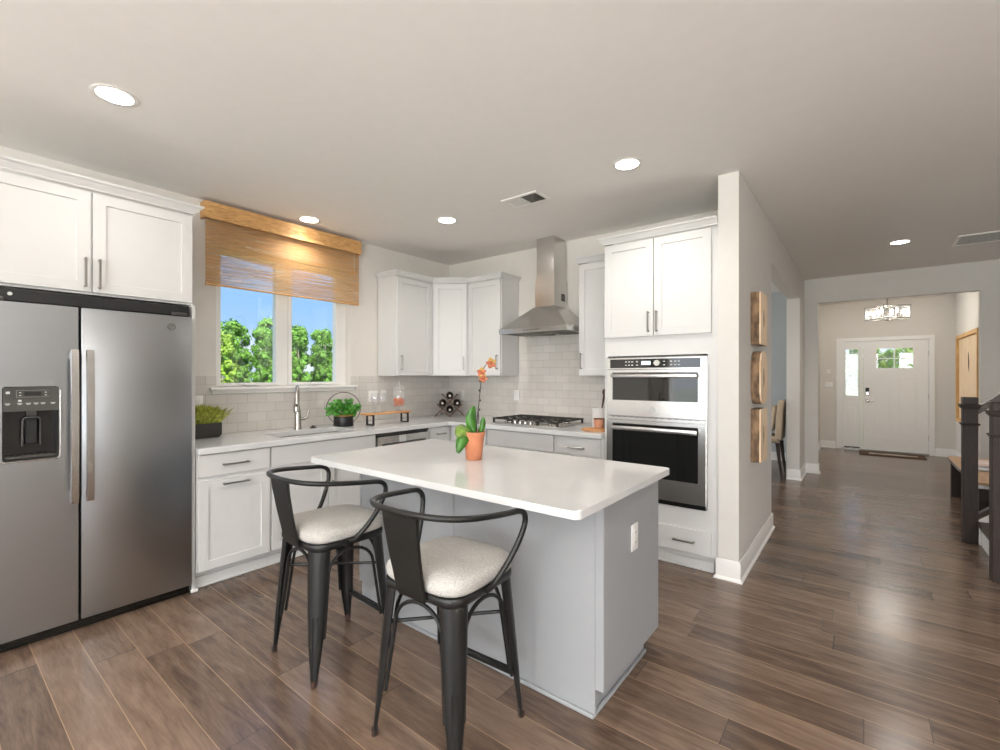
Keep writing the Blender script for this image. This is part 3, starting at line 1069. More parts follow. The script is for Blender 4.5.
# ------------------------------------------------------------------ wall cabinets
t = thing('wall_cabinet', 'single-door white wall cabinet right of the window with its side panel showing', 'cabinet', (-3.72, 3.015, 0), R90)
carcass(t, .488, .288, 1.377, 2.395)
shaker(t, 'door', .006, .482, 1.381, 2.388, (.052, 1.512, .15))
crown(t, [(0, .28), (0, -.0205), (.484, -.0205)], 2.3955)
# diagonal corner cabinet
ang = math.atan2(3.76 - 3.503, -3.405 + 3.70)
org = Vector((-3.714, 3.5165))
t = thing('corner_wall_cabinet', 'diagonal white corner wall cabinet above the bottle rack', 'cabinet', (org.x, org.y, 0), ang)
inv = Matrix.Rotation(-ang, 2)
def loc2(p):
    v = inv @ (Vector(p) - org)
    return (v.x, v.y)
L = .391
b = MB().prism([(0, 0.0), (L, 0.0), loc2((-3.417, 4.078)), loc2((-4.008, 4.078)), loc2((-4.008, 3.5065)), loc2((-3.722, 3.5065))], 1.377, 2.395)
b.build('body', M['cab'], t, 0)
shaker(t, 'door', .012, L - .012, 1.381, 2.388, (L - .05, 1.512, .15))
crown(t, [(.0, -.0205), (L, -.0205)], 2.3955)
t = thing('wall_cabinet', 'single-door white wall cabinet on the range wall, left of the hood', 'cabinet', (-3.412, 3.78, 0), 0)
carcass(t, .458, .298, 1.377, 2.395)
shaker(t, 'door', .006, .452, 1.381, 2.388, (.418, 1.52, .15))
crown(t, [(.004, -.0205), (.458, -.0205), (.458, .29)], 2.3955)
t = thing('wall_cabinet', 'narrow white wall cabinet between the hood and the tall oven cabinet', 'cabinet', (-2.045, 3.78, 0), 0)
carcass(t, .424, .298, 1.377, 2.40)
shaker(t, 'door', .006, .418, 1.381, 2.393, (.034, 1.512, .15))
crown(t, [(0, .29), (0, -.0205), (.424, -.0205)], 2.4005)

# ------------------------------------------------------------------ tall oven cabinet and wall oven
t = thing('oven_cabinet', 'tall white cabinet with two upper doors and a bottom drawer holding the wall oven', 'cabinet', (-1.6155, 3.41, 0), 0)
W = .838
b = MB()
b.box(0, .02, 0, .67, .115, 2.41).box(W - .03, W, 0, .67, .115, 2.41).box(.02, W - .03, .655, .67, .115, 2.41)
b.box(.02, W - .03, 0, .655, .115, .435).box(.02, W - .03, 0, .655, 1.53, 1.666).box(.02, W - .03, 0, .655, 2.39, 2.41).box(.02, W - .03, .0, .655, 1.666, 1.684).box(.02, .0275, 0, .02, .435, 1.53).box(.7735, W - .03, 0, .02, .435, 1.53).box(.77, W - .03, 0, .02, 1.684, 2.39)
b.build('body', M['cab'], t, 0)
shaker(t, 'door', .006, .396, 1.675, 2.402, (.362, 1.78, .155))
shaker(t, 'door', .401, .798, 1.675, 2.402, (.424, 1.78, .155))
d = slab(t, 'drawer', .006, .798, .122, .29)
pull(d, .205, .205, .15, False)
pull(d, .617, .205, .15, False)
toe(t, W - .03, .045)
crown(t, [(0, .29), (0, -.021), (W + .003, -.021)], 2.4105)

ov = thing('wall_oven', 'stainless built-in microwave and wall oven combination in the tall cabinet', 'oven', (-1.2155, 3.41, .4375))
MB().box(-.345, .345, .002, .56, .003, 1.088).build('chassis', M['panel'], ov, 0)
fz = lambda z: z - .4375
MB().box(-.372, .372, -.012, -.0005, fz(.4385), fz(1.516)).build('flange', M['steel_h'], ov, 0)
cp = MB().box(-.366, .366, -.042, -.0125, fz(1.424), fz(1.514), .003).build('control_panel', M['steel_h'], ov)
scr = MB().box(-.335, .335, -.0445, -.0421, fz(1.436), fz(1.503), .0006).build('touch_glass', M['blackgloss'], cp)
MB().box(-.085, -.015, -.0452, -.0446, fz(1.458), fz(1.486)).build('display', M['display'], cp, 0)
MB().lathe([(.024, 0), (.024, .012), (.02, .016), (0, .016)], (0, 0, 0), 24).xf(Matrix.Translation((.035, -.0446, fz(1.47))) @ Matrix.Rotation(PI / 2, 4, 'X')).build('dial', M['chrome'], cp)
for gx in (-.205, -.18, -.155, -.118, .085, .135, .165, .19):
    for gz in (1.457, 1.482):
        MB().box(gx - .007, gx + .007, -.0452, -.0446, fz(gz) - .0035, fz(gz) + .0035).build('key_marking', M['icon'], cp, 0)
def round_logo(parent, c, r, axis):
    """round emblem: a ring with two curling monogram strokes"""
    mb = MB()
    mb.tube([(r * math.cos(a * PI / 12), 0, r * math.sin(a * PI / 12)) for a in range(24)], r * .07, 6, True)
    mb.tube([(r * (-.25 + .32 * math.cos(a)), 0, r * (.05 + .5 * math.sin(a))) for a in [x * .45 + .6 for x in range(13)]], r * .07, 6)
    mb.tube([(r * (.3 + .28 * math.cos(a)), 0, r * (.0 + .5 * math.sin(a))) for a in [x * .45 + .4 for x in range(11)]], r * .07, 6)
    mb.tube([(-r * .1, 0, -.05 * r), (r * .45, 0, .05 * r)], r * .06, 6)
    for k in range(6):
        a = k * PI / 3
        mb.tube([(r * .82 * math.cos(a), 0, r * .82 * math.sin(a)), (r * .7 * math.cos(a + .5), 0, r * .7 * math.sin(a + .5)), (r * .85 * math.cos(a + .9), 0, r * .85 * math.sin(a + .9))], r * .05, 6)
    m = Matrix.Translation(c)
    if axis == 'x':
        m = m @ Matrix.Rotation(R90, 4, 'Z')
    return mb.xf(m).build('round_emblem', M['icon'], parent)
# microwave door
md = MB()
md.holed(rect(-.366, .366, fz(1.072), fz(1.420)), [rrect(-.318, .318, fz(1.19), fz(1.402), .006)], -.04, -.0125, 'xz')
mdo = md.build('microwave_door', M['steel_h'], ov, 0)
MB().box(-.320, .320, -.036, -.030, fz(1.188), fz(1.404)).build('door_window', M['ovenglass'], mdo, 0)
h = MB().box(-.318, .318, -.082, -.066, fz(1.362), fz(1.392), .006, 2)
for s in (-1, 1):
    h.box(s * .3 - .012, s * .3 + .012, -.068, -.0365, fz(1.368), fz(1.386), .002)
h.build('handle', M['steel_h'], mdo)
round_logo(mdo, (0, -.0418, fz(1.125)), .019, 'y')
st = MB().box(-.366, .366, -.036, -.0125, fz(1.040), fz(1.068), .002).build('vent_strip', M['steel_h'], ov)
sv = MB()
for k in range(14):
    sv.box(-.33 + k * .048, -.295 + k * .048, -.0366, -.0358, fz(1.06), fz(1.064))
sv.build('vent_slots', M['slot'], st, 0)
od = MB()
od.holed(rect(-.366, .366, fz(.472), fz(1.034)), [rrect(-.318, .318, fz(.622), fz(1.012), .006)], -.04, -.0125, 'xz')
odo = od.build('oven_door', M['steel_h'], ov, 0)
MB().box(-.320, .320, -.036, -.030, fz(.620), fz(1.014)).build('door_window', M['ovenglass'], odo, 0)
h = MB().box(-.318, .318, -.085, -.068, fz(.962), fz(.996), .006, 2)
for s in (-1, 1):
    h.box(s * .3 - .012, s * .3 + .012, -.07, -.0365, fz(.97), fz(.988), .002)
h.build('handle', M['steel_h'], odo)
MB().box(-.366, .366, -.03, -.0125, fz(.4395), fz(.468)).build('bottom_vent', M['blackgloss'], ov, 0)

# ------------------------------------------------------------------ range hood and cooktop
t = thing('range_hood', 'stainless chimney range hood on the tiled wall above the cooktop', 'range hood', (-2.455, 4.08, 1.79))
cz = lambda z: z - 1.79
x0, x1, yf = -.385, .385, -.49
b = MB()
b.holed(rect(x0, x1, yf, -.001), [rect(x0 + .03, x1 - .03, yf + .03, -.03)], 0, .045)
b.box(x0 + .03, x1 - .03, yf + .03, -.03, .018, .044)
c0 = [(x0 + .001, yf + .001), (x1 - .001, yf + .001), (x1 - .001, -.002), (x0 + .001, -.002)]
c1 = [(-.118, -.258), (.118, -.258), (.118, -.006), (-.118, -.006)]
vs = [(p[0], p[1], .0452) for p in c0] + [(p[0], p[1], cz(2.06)) for p in c1]
b._add(vs, [(i, (i + 1) % 4, 4 + (i + 1) % 4, 4 + i) for i in range(4)] + [(4, 5, 6, 7), (3, 2, 1, 0)])
b.build('canopy', M['steel'], t, 20)
ch = MB().box(-.112, .112, -.252, -.006, cz(2.0605), cz(2.335), .002).build('chimney_cover', M['steel'], t)
MB().box(.1118, .1135, -.12, -.05, cz(2.12), cz(2.19)).build('vent_grille', M['slot'], ch, 0)
MB().box(-.101, .101, -.240, -.006, cz(2.3352), cz(2.7425), .002).build('chimney_extension', M['steel'], t)
for s in (-.2, .2):
    MB().lathe([(.028, 0), (.028, .005), (0, .005)], (s, yf + .09, .0128), 20).build('hood_lamp', M['ceramic'], t)
for s in (-1, 1):
    g = MB().box(s * .175 - .15, s * .175 + .15, yf + .15, -.06, .010, .0175)
    for k in range(12):
        g.box(s * .175 - .14, s * .175 + .14, yf + .165 + k * .021, yf + .173 + k * .021, .007, .0105)
    g.build('grease_filter', M['pull'], t, 0)
b = MB().box(-.1, .1, yf - .0015, yf - .0002, .014, .03)
b.build('control_strip', M['chrome'], t, 0)
bb = MB()
for k in range(5):
    bb.box(-.08 + k * .035, -.062 + k * .035, yf - .0035, yf - .0016, .018, .026)
bb.build('push_buttons', M['pull'], t, 0)

t = thing('gas_cooktop', 'stainless gas cooktop with three black cast iron grates set on the range wall counter', 'cooktop', (-2.475, 3.735, .9145))
tr = MB().box(-.378, .378, -.255, .255, 0, .012, .004, 2).build('tray', M['steel_h'], t)
bur = [(-.25, .12, .036), (-.25, -.12, .03), (0, .03, .048), (.25, .12, .03), (.25, -.12, .036)]
for x, y, r in bur:
    q = MB().lathe([(r + .016, .0122), (r + .012, .02), (r, .024), (0, .024)], (x, y, 0), 20).build('burner', M['chrome'], t)
    MB().lathe([(r, .0242), (r, .031), (r - .006, .034), (0, .034)], (x, y, 0), 20).build('burner_cap', M['iron'], q)
for k in range(5):
    MB().lathe([(.02, .0122), (.02, .02), (.016, .036), (.0, .037)], (-.12 + k * .06, -.205, 0), 16).build('knob', M['chrome'], t)
for i, (a, b2) in enumerate(((-.37, -.13), (-.124, .124), (.13, .37))):
    g = MB()
    ya, yb = (-.235, .24) if i != 1 else (-.165, .24)
    for y in (ya, yb):
        g.box(a, b2, y - .006, y + .006, .042, .054, .002)
    for x in (a + .006, b2 - .006):
        g.box(x - .006, x + .006, ya, yb, .042, .054, .002)
    m = (a + b2) / 2
    g.box(m - .005, m + .005, ya, yb, .044, .054, .002)
    for y in (ya + (yb - ya) * .25, (ya + yb) / 2, ya + (yb - ya) * .75):
        g.box(a, b2, y - .005, y + .005, .044, .054, .002)
    for x in (a + .01, b2 - .01):
        for y in (ya + .008, yb - .008):
            g.box(x - .009, x + .009, y - .009, y + .009, .0123, .046, .002)
    g.build('grate', M['iron'], t)

# ------------------------------------------------------------------ refrigerator
fr = thing('refrigerator', 'large side-by-side stainless refrigerator with water dispenser', 'refrigerator', (-3.66, .62, 0), R90)
# local: x along the wall (world y - .62), y = depth; local y = -(world x + 3.66): front at local -.353
b = MB().box(-.452, .452, -.275, .335, .03, 1.748, .004)
for x in (-.38, .38):
    b.box(x - .03, x + .03, -.22, -.16, .001, .031).box(x - .03, x + .03, .2, .26, .001, .031)
b.build('case', M['black'], fr, 0)
MB().box(-.45, .45, -.33, -.2755, 1.7485, 1.812, .006).build('hinge_rail', M['black'], fr)
g = MB().box(-.452, .452, -.315, -.276, .004, .056, .003)
for k in range(3):
    g.box(-.44, .44, -.319, -.3145, .012 + k * .014, .018 + k * .014)
g.build('base_grille', M['blackgloss'], fr, 0)
yf, yb = -.353, -.278
zt, zb = 1.744, .062
split = -.073
dx0, dx1, dz0, dz1 = -.358, -.155, .951, 1.322
L_ = MB()
L_.holed(rrect(-.455, split - .005, zb, zt, .004, 2), [rrect(dx0, dx1, dz0, dz1, .012)], yf + .006, yb, 'xz')
L_.holed(rrect(-.452, split - .008, zb + .003, zt - .003, .004, 2), [rrect(dx0 - .001, dx1 + .001, dz0 - .001, dz1 + .001, .012)], yf, yf + .0062, 'xz')
ld = L_.build('door', M['fridge'], fr, 0)
R_ = MB().box(split + .005, .455, yf, yb, zb, zt, .006, 2)
rd = R_.build('door', M['fridge'], fr)
MB().box(dx0 - .004, dx1 + .004, yf + .062, yf + .07, dz0 - .004, dz1 + .004).build('dispenser_back', M['recess'], ld, 0)
lin = MB().holed(rrect(dx0 + .0005, dx1 - .0005, dz0 + .0005, dz1 - .0005, .012), [rrect(dx0 + .008, dx1 - .008, dz0 + .012, dz1 - .008, .01)], yf - .002, yf + .0615, 'xz')
lin.build('dispenser_liner', M['recess'], ld, 0)
MB().prism([(yf - .003, 1.198), (yf - .006, 1.318), (yf + .05, 1.318), (yf + .05, 1.198)], dx0 + .002, dx1 - .002, 'yz').build('dispenser_control_panel', M['panel'], ld, 0)
MB().tube([(dx0 - .004, yf - .004, dz0 + .004), (dx0 + .004, yf - .005, dz0 - .004), (dx1 - .004, yf - .005, dz0 - .004), (dx1 + .004, yf - .004, dz0 + .006), (dx1 + .004, yf - .004, dz1 - .02)], .004, 8).build('dispenser_trim', M['steel_h'], ld)
MB().box(-.31, -.19, yf - .0075, yf - .0055, 1.268, 1.270).box(-.31, -.19, yf - .0075, yf - .0055, 1.302, 1.304).box(-.311, -.309, yf - .0075, yf - .0055, 1.268, 1.304).box(-.191, -.189, yf - .0075, yf - .0055, 1.268, 1.304).build('display_outline', M['pull'], ld, 0)
MB().box(-.283, -.222, yf - .008, yf - .0058, 1.276, 1.295).build('dispenser_display', M['black'], ld, 0)
ic = MB()
for x in (-.34, -.298, -.268, -.24, -.215, -.178):
    ic.box(x - .009, x + .009, yf - .0062, yf - .0045, 1.236, 1.239).box(x - .006, x + .006, yf - .0062, yf - .0045, 1.231, 1.2335)
ic.box(-.346, -.332, yf - .0072, yf - .0055, 1.286, 1.298).box(-.304, -.292, yf - .0068, yf - .005, 1.246, 1.256)
for x in (-.297, -.205):
    for z in (1.278, 1.292):
        ic.box(x - .004, x + .004, yf - .0078, yf - .0055, z - .002, z + .002)
ic.build('dispenser_markings', M['icon'], ld, 0)
MB().box(-.27, -.235, yf + .028, yf + .045, 1.172, 1.197).tube([(-.285, yf + .04, 1.02), (-.285, yf + .025, 1.15), (-.275, yf + .02, 1.165), (-.23, yf + .02, 1.165), (-.22, yf + .025, 1.15), (-.22, yf + .04, 1.02)], .005, 8).build('dispenser_lever', M['panel'], ld)
MB().box(-.276, -.229, yf + .045, yf + .0615, 1.03, 1.16, .003).build('dispenser_paddle', M['black'], ld)
tr = MB().box(dx0 + .009, dx1 - .009, yf + .001, yf + .061, dz0 + .0125, dz0 + .02)
for k in range(7):
    tr.box(dx0 + .016 + k * .025, dx0 + .032 + k * .025, yf + .006, yf + .056, dz0 + .02, dz0 + .0225)
tr.build('drip_tray', M['panel'], ld, 0)
for par, hx in ((ld, -.1), (rd, -.038)):
    b = MB()
    n0 = b.mark()
    zs = [.705, .72, .9, 1.11, 1.32, 1.5, 1.515]
    ys = [-.405, -.408, -.412, -.414, -.412, -.408, -.405]
    vs, fs = [], []
    for z, y in zip(zs, ys):
        vs += [(hx - .017, y + .012, z), (hx - .015, y, z), (hx + .015, y, z), (hx + .017, y + .012, z)]
    for i in range(len(zs) - 1):
        for k in range(4):
            k2 = (k + 1) % 4
            fs.append((i * 4 + k, i * 4 + k2, i * 4 + 4 + k2, i * 4 + 4 + k))
    fs += [(3, 2, 1, 0), tuple(24 + k for k in range(4))]
    b._add(vs, fs)
    for z in (.74, 1.48):
        b.box(hx - .012, hx + .012, -.40, yf - .0003, z - .02, z + .02, .003)
    b.build('handle', M['steel_h'], par, 40)
round_logo(rd, (.345, yf - .001, 1.674), .021, 'y').data.materials[0] = M['pull']
for x in (-.39, .39):
    MB().box(x - .04, x + .04, -.345, -.3305, 1.7485, 1.768, .004).build('hinge_cover', M['panel'], fr)
MB().lathe([(.009, 0), (.009, .004), (0, .004)], (0, 0, 0), 12).xf(Matrix.Translation((-.33, -.3302, 1.785)) @ Matrix.Rotation(PI / 2, 4, 'X')).build('hinge_screw', M['icon'], fr)

# ------------------------------------------------------------------ island
isl = thing('island_cabinet', 'pale grey kitchen island cabinet carrying the white top in the middle of the kitchen', 'island', (-1.62, 2.0, 0))
X = lambda x: x + 1.62
Yl = lambda y: y - 2.0
MB().box(X(-2.41), X(-.823), Yl(1.7005), Yl(2.29), .118, .889).build('body', M['island'], isl, 0)
for a, b2 in ((-2.43, -2.4105), (-.8225, -.803)):
    MB().box(X(a), X(b2), Yl(1.690), Yl(2.305), .118, .889, .001).build('side_panel', M['island'], isl, 0)
MB().box(X(-.84), X(-.8035), Yl(1.684), Yl(1.6898), .118, .889, .001).build('corner_stile', M['island'], isl, 0)
for a, b2 in ((-2.3995, -1.6265), (-1.6235, -.8415)):
    MB().box(X(a), X(b2), Yl(1.686), Yl(1.7), .004, .889, .001).build('front_panel', M['island'], isl, 0)
MB().box(X(-2.375), X(-.857), Yl(1.7005), Yl(2.25), .001, .1175).build('plinth', M['island'], isl, 0)
MB().box(X(-2.41), X(-.842), Yl(1.672), Yl(1.6855), .0008, .018, .005, 2).box(X(-.8565), X(-.842), Yl(1.686), Yl(2.25), .0008, .018, .005, 2).box(X(-2.41), X(-2.3955), Yl(1.686), Yl(2.25), .0008, .018, .005, 2).build('shoe_moulding', M['island'], isl)
for k in range(3):
    a = -.78 + k * .53
    dmb = MB().door(a, a + .522, .122, .866, -.02, -.0008).xf(Matrix.Translation((0.0, Yl(2.291), 0)) @ Matrix.Rotation(PI, 4, 'Z')).build('door', M['island'], isl)
c = MB().holed(rrect(-2.445, -.744, 1.368, 2.315, .028, 6), [], .890, .920)
io = c.build('island_worktop', M['quartz'], None, 0)
tag(io, 'white quartz island top with rounded corners overhanging the stools', 'countertop')
bv = io.modifiers.new('edge', 'BEVEL')
bv.width = .004
bv.segments = 2
bv.limit_method = 'ANGLE'

def outlet(name, label, cat, loc, rot, kind='duplex', w=.072, group=None):
    """cover plate facing local -y"""
    t = thing(name, label, cat, loc, rot, group)
    p = MB().box(-w / 2, w / 2, -.006, -.0006, -.059, .059, .0025, 2).build('cover_plate', M['plate'], t)
    if kind == 'duplex':
        for z in (-.022, .022):
            q = MB().prism([(.016 * math.cos(a * PI / 8), max(-.012, min(.012, .016 * math.sin(a * PI / 8))) + z) for a in range(16)], -.0085, -.006, 'xz').build('receptacle', M['ceramic'], t)
            MB().box(-.0075, -.0055, -.0092, -.0086, z - .004, z + .006).box(.0055, .0075, -.0092, -.0086, z - .004, z + .006).build('slots', M['slot'], q, 0)
    else:
        n = 2 if w > .1 else 1
        for k in range(n):
            x = (k - (n - 1) / 2) * .046
            MB().box(x - .017, x + .017, -.0095, -.006, -.033, .033, .002).build('rocker', M['ceramic'], t)
    return t
outlet('wall_outlet', 'white duplex outlet on the grey side panel of the island', 'outlet', (-.803, 1.99, .655), R90)
outlet('wall_outlet', 'white outlet plate on the tile between the corner cabinet and the cooktop', 'outlet', (-2.981, NY - .008, 1.166), 0, 'rocker')
outlet('wall_outlet', 'white outlet plate on the tile behind the bottle rack', 'outlet', (-3.79, NY - .008, 1.135), 0, 'rocker')
outlet('light_switch', 'wide white switch plate on the tile behind the wine glasses', 'switch', (WX + .008, 2.955, 1.163), R90, 'rocker', .118)
outlet('wall_outlet', 'single white outlet plate just left of the candy jar', 'outlet', (WX + .008, 3.085, 1.165), R90, 'rocker')
outlet('wall_outlet', 'white outlet plate on the tile above the planter beside the refrigerator panel', 'outlet', (WX + .008, 1.34, 1.165), R90, 'rocker')
outlet('light_switch', 'small white switch plate on the foyer wall left of the front door', 'switch', (-.50, DY, 1.20), 0, 'rocker', .118)
t = tag(MB().box(-.535, -.475, DY - .02, DY - .0006, 1.42, 1.50, .004).build('thermostat', M['plate']), 'small white thermostat above the switch left of the front door', 'thermostat')

# ------------------------------------------------------------------ bar stools
def make_stool():
    t = thing('bar_stool', '', 'stool')
    ZS = .578                                      # underside of the seat pan
    def leg_pt(sx, sy, z):
        k = 1 - z / ZS
        return (sx * (.160 + .045 * k), sy * (.160 + .045 * k))
    # legs: flared half-round sheet metal channels facing their corner, with a pressed groove
    for sx, sy in ((-1, -1), (1, -1), (1, 1), (-1, 1)):
        b = MB()
        zs = [.012, .05, .12, .2, .3, .45, .577]
        ws = [.0155, .018, .026, .034, .041, .047, .051]
        d = Vector((sx, sy)).normalized()
        s = Vector((-d.y, d.x))
        vs, fs = [], []
        arcs = [-1.0, -.94, -.75, -.42, -.26, -.18, 0, .18, .26, .42, .75, .94, 1.0]
        m = len(arcs)
        for z, wd in zip(zs, ws):
            cx_, cy_ = leg_pt(sx, sy, z)
            for sgn in (1, 0):
                for a in (arcs if sgn else arcs[::-1]):
                    dep = wd * .62 * (math.sqrt(max(0, 1 - a * a)) - .55) - (0 if sgn else .004)
                    if .04 < z < .25 and abs(a) < .2 and sgn:
                        dep -= .008
                    p = Vector((cx_, cy_)) + s * (a * wd * (1 if sgn else .93)) + d * dep
                    vs.append((p.x, p.y, z))
        mm = 2 * m
        for i in range(len(zs) - 1):
            for k in range(mm):
                k2 = (k + 1) % mm
                fs.append((i * mm + k, i * mm + k2, (i + 1) * mm + k2, (i + 1) * mm + k))
        fs.append(list(range(mm))[::-1])
        fs.append([(len(zs) - 1) * mm + k for k in range(mm)])
        b._add(vs, fs)
        lg = b.build('leg', M['gun'], t, 40)
        fx, fy = leg_pt(sx, sy, .02)
        MB().lathe([(.010, .0008), (.0125, .003), (.0135, .03), (.0, .03)], (fx - d.x * .001, fy - d.y * .001, 0), 14).build('foot_cap', M['rust'], lg)
    # arched braces on the four sides
    for q in range(4):
        pts = []
        z0, zt = .19, .47
        hw0 = leg_pt(1, 1, z0)[0] - .041
        hw1 = leg_pt(1, 1, zt)[0] - .050
        out = lambda z: leg_pt(1, 1, z)[1] + .004
        pts.append((-hw0, out(z0), z0))
        for k in range(13):
            a = PI - PI * k / 12
            z = .455 + .095 * math.sin(a)
            pts.append((hw1 * math.cos(a) * (1.0), out(z), z))
        pts.append((hw0, out(z0), z0))
        b = MB().tube(pts, .0075, 8).xf(Matrix.Rotation(q * PI / 2, 4, 'Z'))
        b.build('arched_brace', M['gun'], t)
    a = leg_pt(1, 1, .44)[0] - .012
    MB().tube([(-a, -a, .432), (a, a, .432)], .007, 8).build('cross_rod', M['gun'], t)
    MB().tube([(-a, a, .446), (a, -a, .446)], .007, 8).build('cross_rod', M['gun'], t)
    f = leg_pt(1, 1, .17)
    MB().box(-f[0] + .02, f[0] - .02, f[1] - .006, f[1] + .010, .158, .180, .004).box(-f[0] + .025, f[0] - .025, f[1] + .0102, f[1] + .018, .172, .181, .002).build('footrest', M['gun'], t)
    # seat pan with rolled rim
    r0 = rrect(-.190, .190, -.190, .190, .07, 6)
    r1 = rrect(-.196, .196, -.196, .196, .076, 6)
    b = MB()
    n = len(r0)
    vs = [(p[0], p[1], ZS) for p in r0] + [(p[0], p[1], ZS + .008) for p in r1] + [(p[0], p[1], ZS + .026) for p in r1] + [(p[0] * .985, p[1] * .985, ZS + .031) for p in r1]
    fs = [list(range(n))[::-1], [3 * n + i for i in range(n)]]
    for lv in range(3):
        for i in range(n):
            j = (i + 1) % n
            fs.append((lv * n + i, lv * n + j, (lv + 1) * n + j, (lv + 1) * n + i))
    b._add(vs, fs)
    b.build('seat_pan', M['gun'], t, 40)
    # cushion: domed pad with soft sides
    b = MB()
    lay = [(.178, .60 + .010), (.195, .613), (.202, .624), (.2035, .643), (.200, .656), (.188, .667), (.155, .675), (.09, .679)]
    seg = 48
    vs, fs = [], []
    for hw, z in lay:
        for k in range(seg):
            a = 2 * PI * k / seg
            e = 4.6
            ca, sa = math.cos(a), math.sin(a)
            r = hw / ((abs(ca) ** e + abs(sa) ** e) ** (1 / e))
            wob = .0018 * math.sin(3 * a + z * 90) + .001 * math.sin(7 * a)
            vs.append((r * ca, r * sa + .004, z + wob * (1 if z > .64 else 0)))
    for i in range(len(lay) - 1):
        for k in range(seg):
            k2 = (k + 1) % seg
            fs.append((i * seg + k, i * seg + k2, (i + 1) * seg + k2, (i + 1) * seg + k))
    vs.append((0, .004, .6795))
    fs += [((len(lay) - 1) * seg + k, (len(lay) - 1) * seg + (k + 1) % seg, len(vs) - 1) for k in range(seg)]
    fs.append(list(range(seg))[::-1])
    b._add(vs, fs)
    cu = b.build('seat_cushion', M['fabric'], t, 60)
    # tubular arm ring: up from the seat sides, forward bend, round the back
    def side(sg):
        # from the lower mount to the start of the back curve
        p = [(.2065, -.035, .598), (.209, -.015, .601), (.214, .015, .618), (.232, .056, .668), (.249, .088, .72), (.263, .114, .775), (.271, .127, .82), (.273, .121, .848), (.273, .10, .866), (.272, .07, .8735), (.270, .03, .877), (.262, -.06, .886), (.246, -.14, .894), (.219, -.193, .899), (.182, -.232, .903), (.128, -.262, .907), (.06, -.276, .909)]
        return [(sg * x, y, z) for x, y, z in p]
    pts = side(1) + [(0, -.278, .909)] + side(-1)[::-1]
    # smooth the path
    for _ in range(2):
        q = [pts[0]]
        for i in range(len(pts) - 1):
            a_, b_ = Vector(pts[i]), Vector(pts[i + 1])
            q += [tuple(a_ * .75 + b_ * .25), tuple(a_ * .25 + b_ * .75)]
        q.append(pts[-1])
        pts = q
    ar = MB().tube(pts, .0112, 12).build('arm_ring', M['gun'], t)
    mt = MB()
    for sg in (-1, 1):
        mt.lathe([(.006, 0), (.006, .018), (0, .018)], (0, 0, 0), 10).xf(Matrix.Translation((sg * .199, -.026, .599)) @ Matrix.Rotation(sg * PI / 2, 4, 'Y'), mt.mark() - 30)
    # back splat: tapering sheet with folded edges and a bend at the seat
    prof = [(-.269, .902, .088), (-.262, .84, .084), (-.244, .74, .078), (-.224, .645, .072), (-.217, .61, .070), (-.206, .582, .068)]
    vs, fs = [], []
    for y, z, hw in prof:
        for x, dy in ((-hw, .010), (-hw + .003, 0), (hw - .003, 0), (hw, .010), (hw - .003, .0035), (-hw + .003, .0035)):
            vs.append((x, y + dy, z))
    m = 6
    for i in range(len(prof) - 1):
        for k in range(m):
            k2 = (k + 1) % m
            fs.append((i * m + k, i * m + k2, (i + 1) * m + k2, (i + 1) * m + k))
    fs += [tuple(range(m))[::-1], tuple((len(prof) - 1) * m + k for k in range(m))]
    b = MB()
    b._add(vs, fs)
    b.build('back_splat', M['gun'], t, 50)
    return t
s1 = make_stool()
s1.location = (-2.092, 1.299, 0)
s1.rotation_euler.z = math.radians(-3)
s1['label'] = 'black metal bar stool nearer the refrigerator, all four legs in view'
s1['group'] = 'bar stools at the island'
s2 = copy_tree(s1)
s2.location = (-1.274, 1.300, 0)
s2.rotation_euler.z = math.radians(3)
s2['label'] = 'black metal bar stool in the foreground at the middle of the island'

# ------------------------------------------------------------------ things on the counters
CT = .9145
# grassy plant in a charcoal box
t = thing('potted_succulent', 'bushy green plant in a charcoal rectangular box beside the refrigerator panel', 'plant', (-3.885, 1.305, CT))
bx, by = .075, .135
b = MB()
o1, o2 = rrect(-bx + .012, bx - .012, -by + .012, by - .012, .015), rrect(-bx, bx, -by, by, .012)
i2 = rrect(-bx + .008, bx - .008, -by + .008, by - .008, .008)
n = len(o1)
rings = [(o1, 0), (o2, .022), (o2, .108), (i2, .108), (i2, .092)]
vs = [(p[0], p[1], z) for r, z in rings for p in r]
fs = [list(range(n))[::-1]]
for k in range(4):
    for i in range(n):
        j = (i + 1) % n
        fs.append((k * n + i, k * n + j, (k + 1) * n + j, (k + 1) * n + i))
fs.append([4 * n + i for i in range(n)])
b._add(vs, fs)
b.build('planter_box', M['charcoal'], t, 30)
b = MB()
rng = random.Random(3)
for k in range(800):
    x, y = rng.uniform(-.055, .055), rng.uniform(-.115, .115)
    a = rng.uniform(0, 2 * PI)
    lean = .03 + .05 * rng.random()
    h = rng.uniform(.06, .15) * (1 - .25 * abs(y) / .115) + .02
    out = Vector((max(-.125 - x, x * .55 + lean * math.cos(a)), max(-.16 - y, y * .45 + lean * math.sin(a)), h))
    b.blade((x, y, .088), Vector((x, y, .092)) + out, rng.uniform(.005, .0095), bend=(0, 0, .012), side=(math.cos(a + 1.3), math.sin(a + 1.3), 0))
b.build('foliage', M['grassy'], t, 0, False)

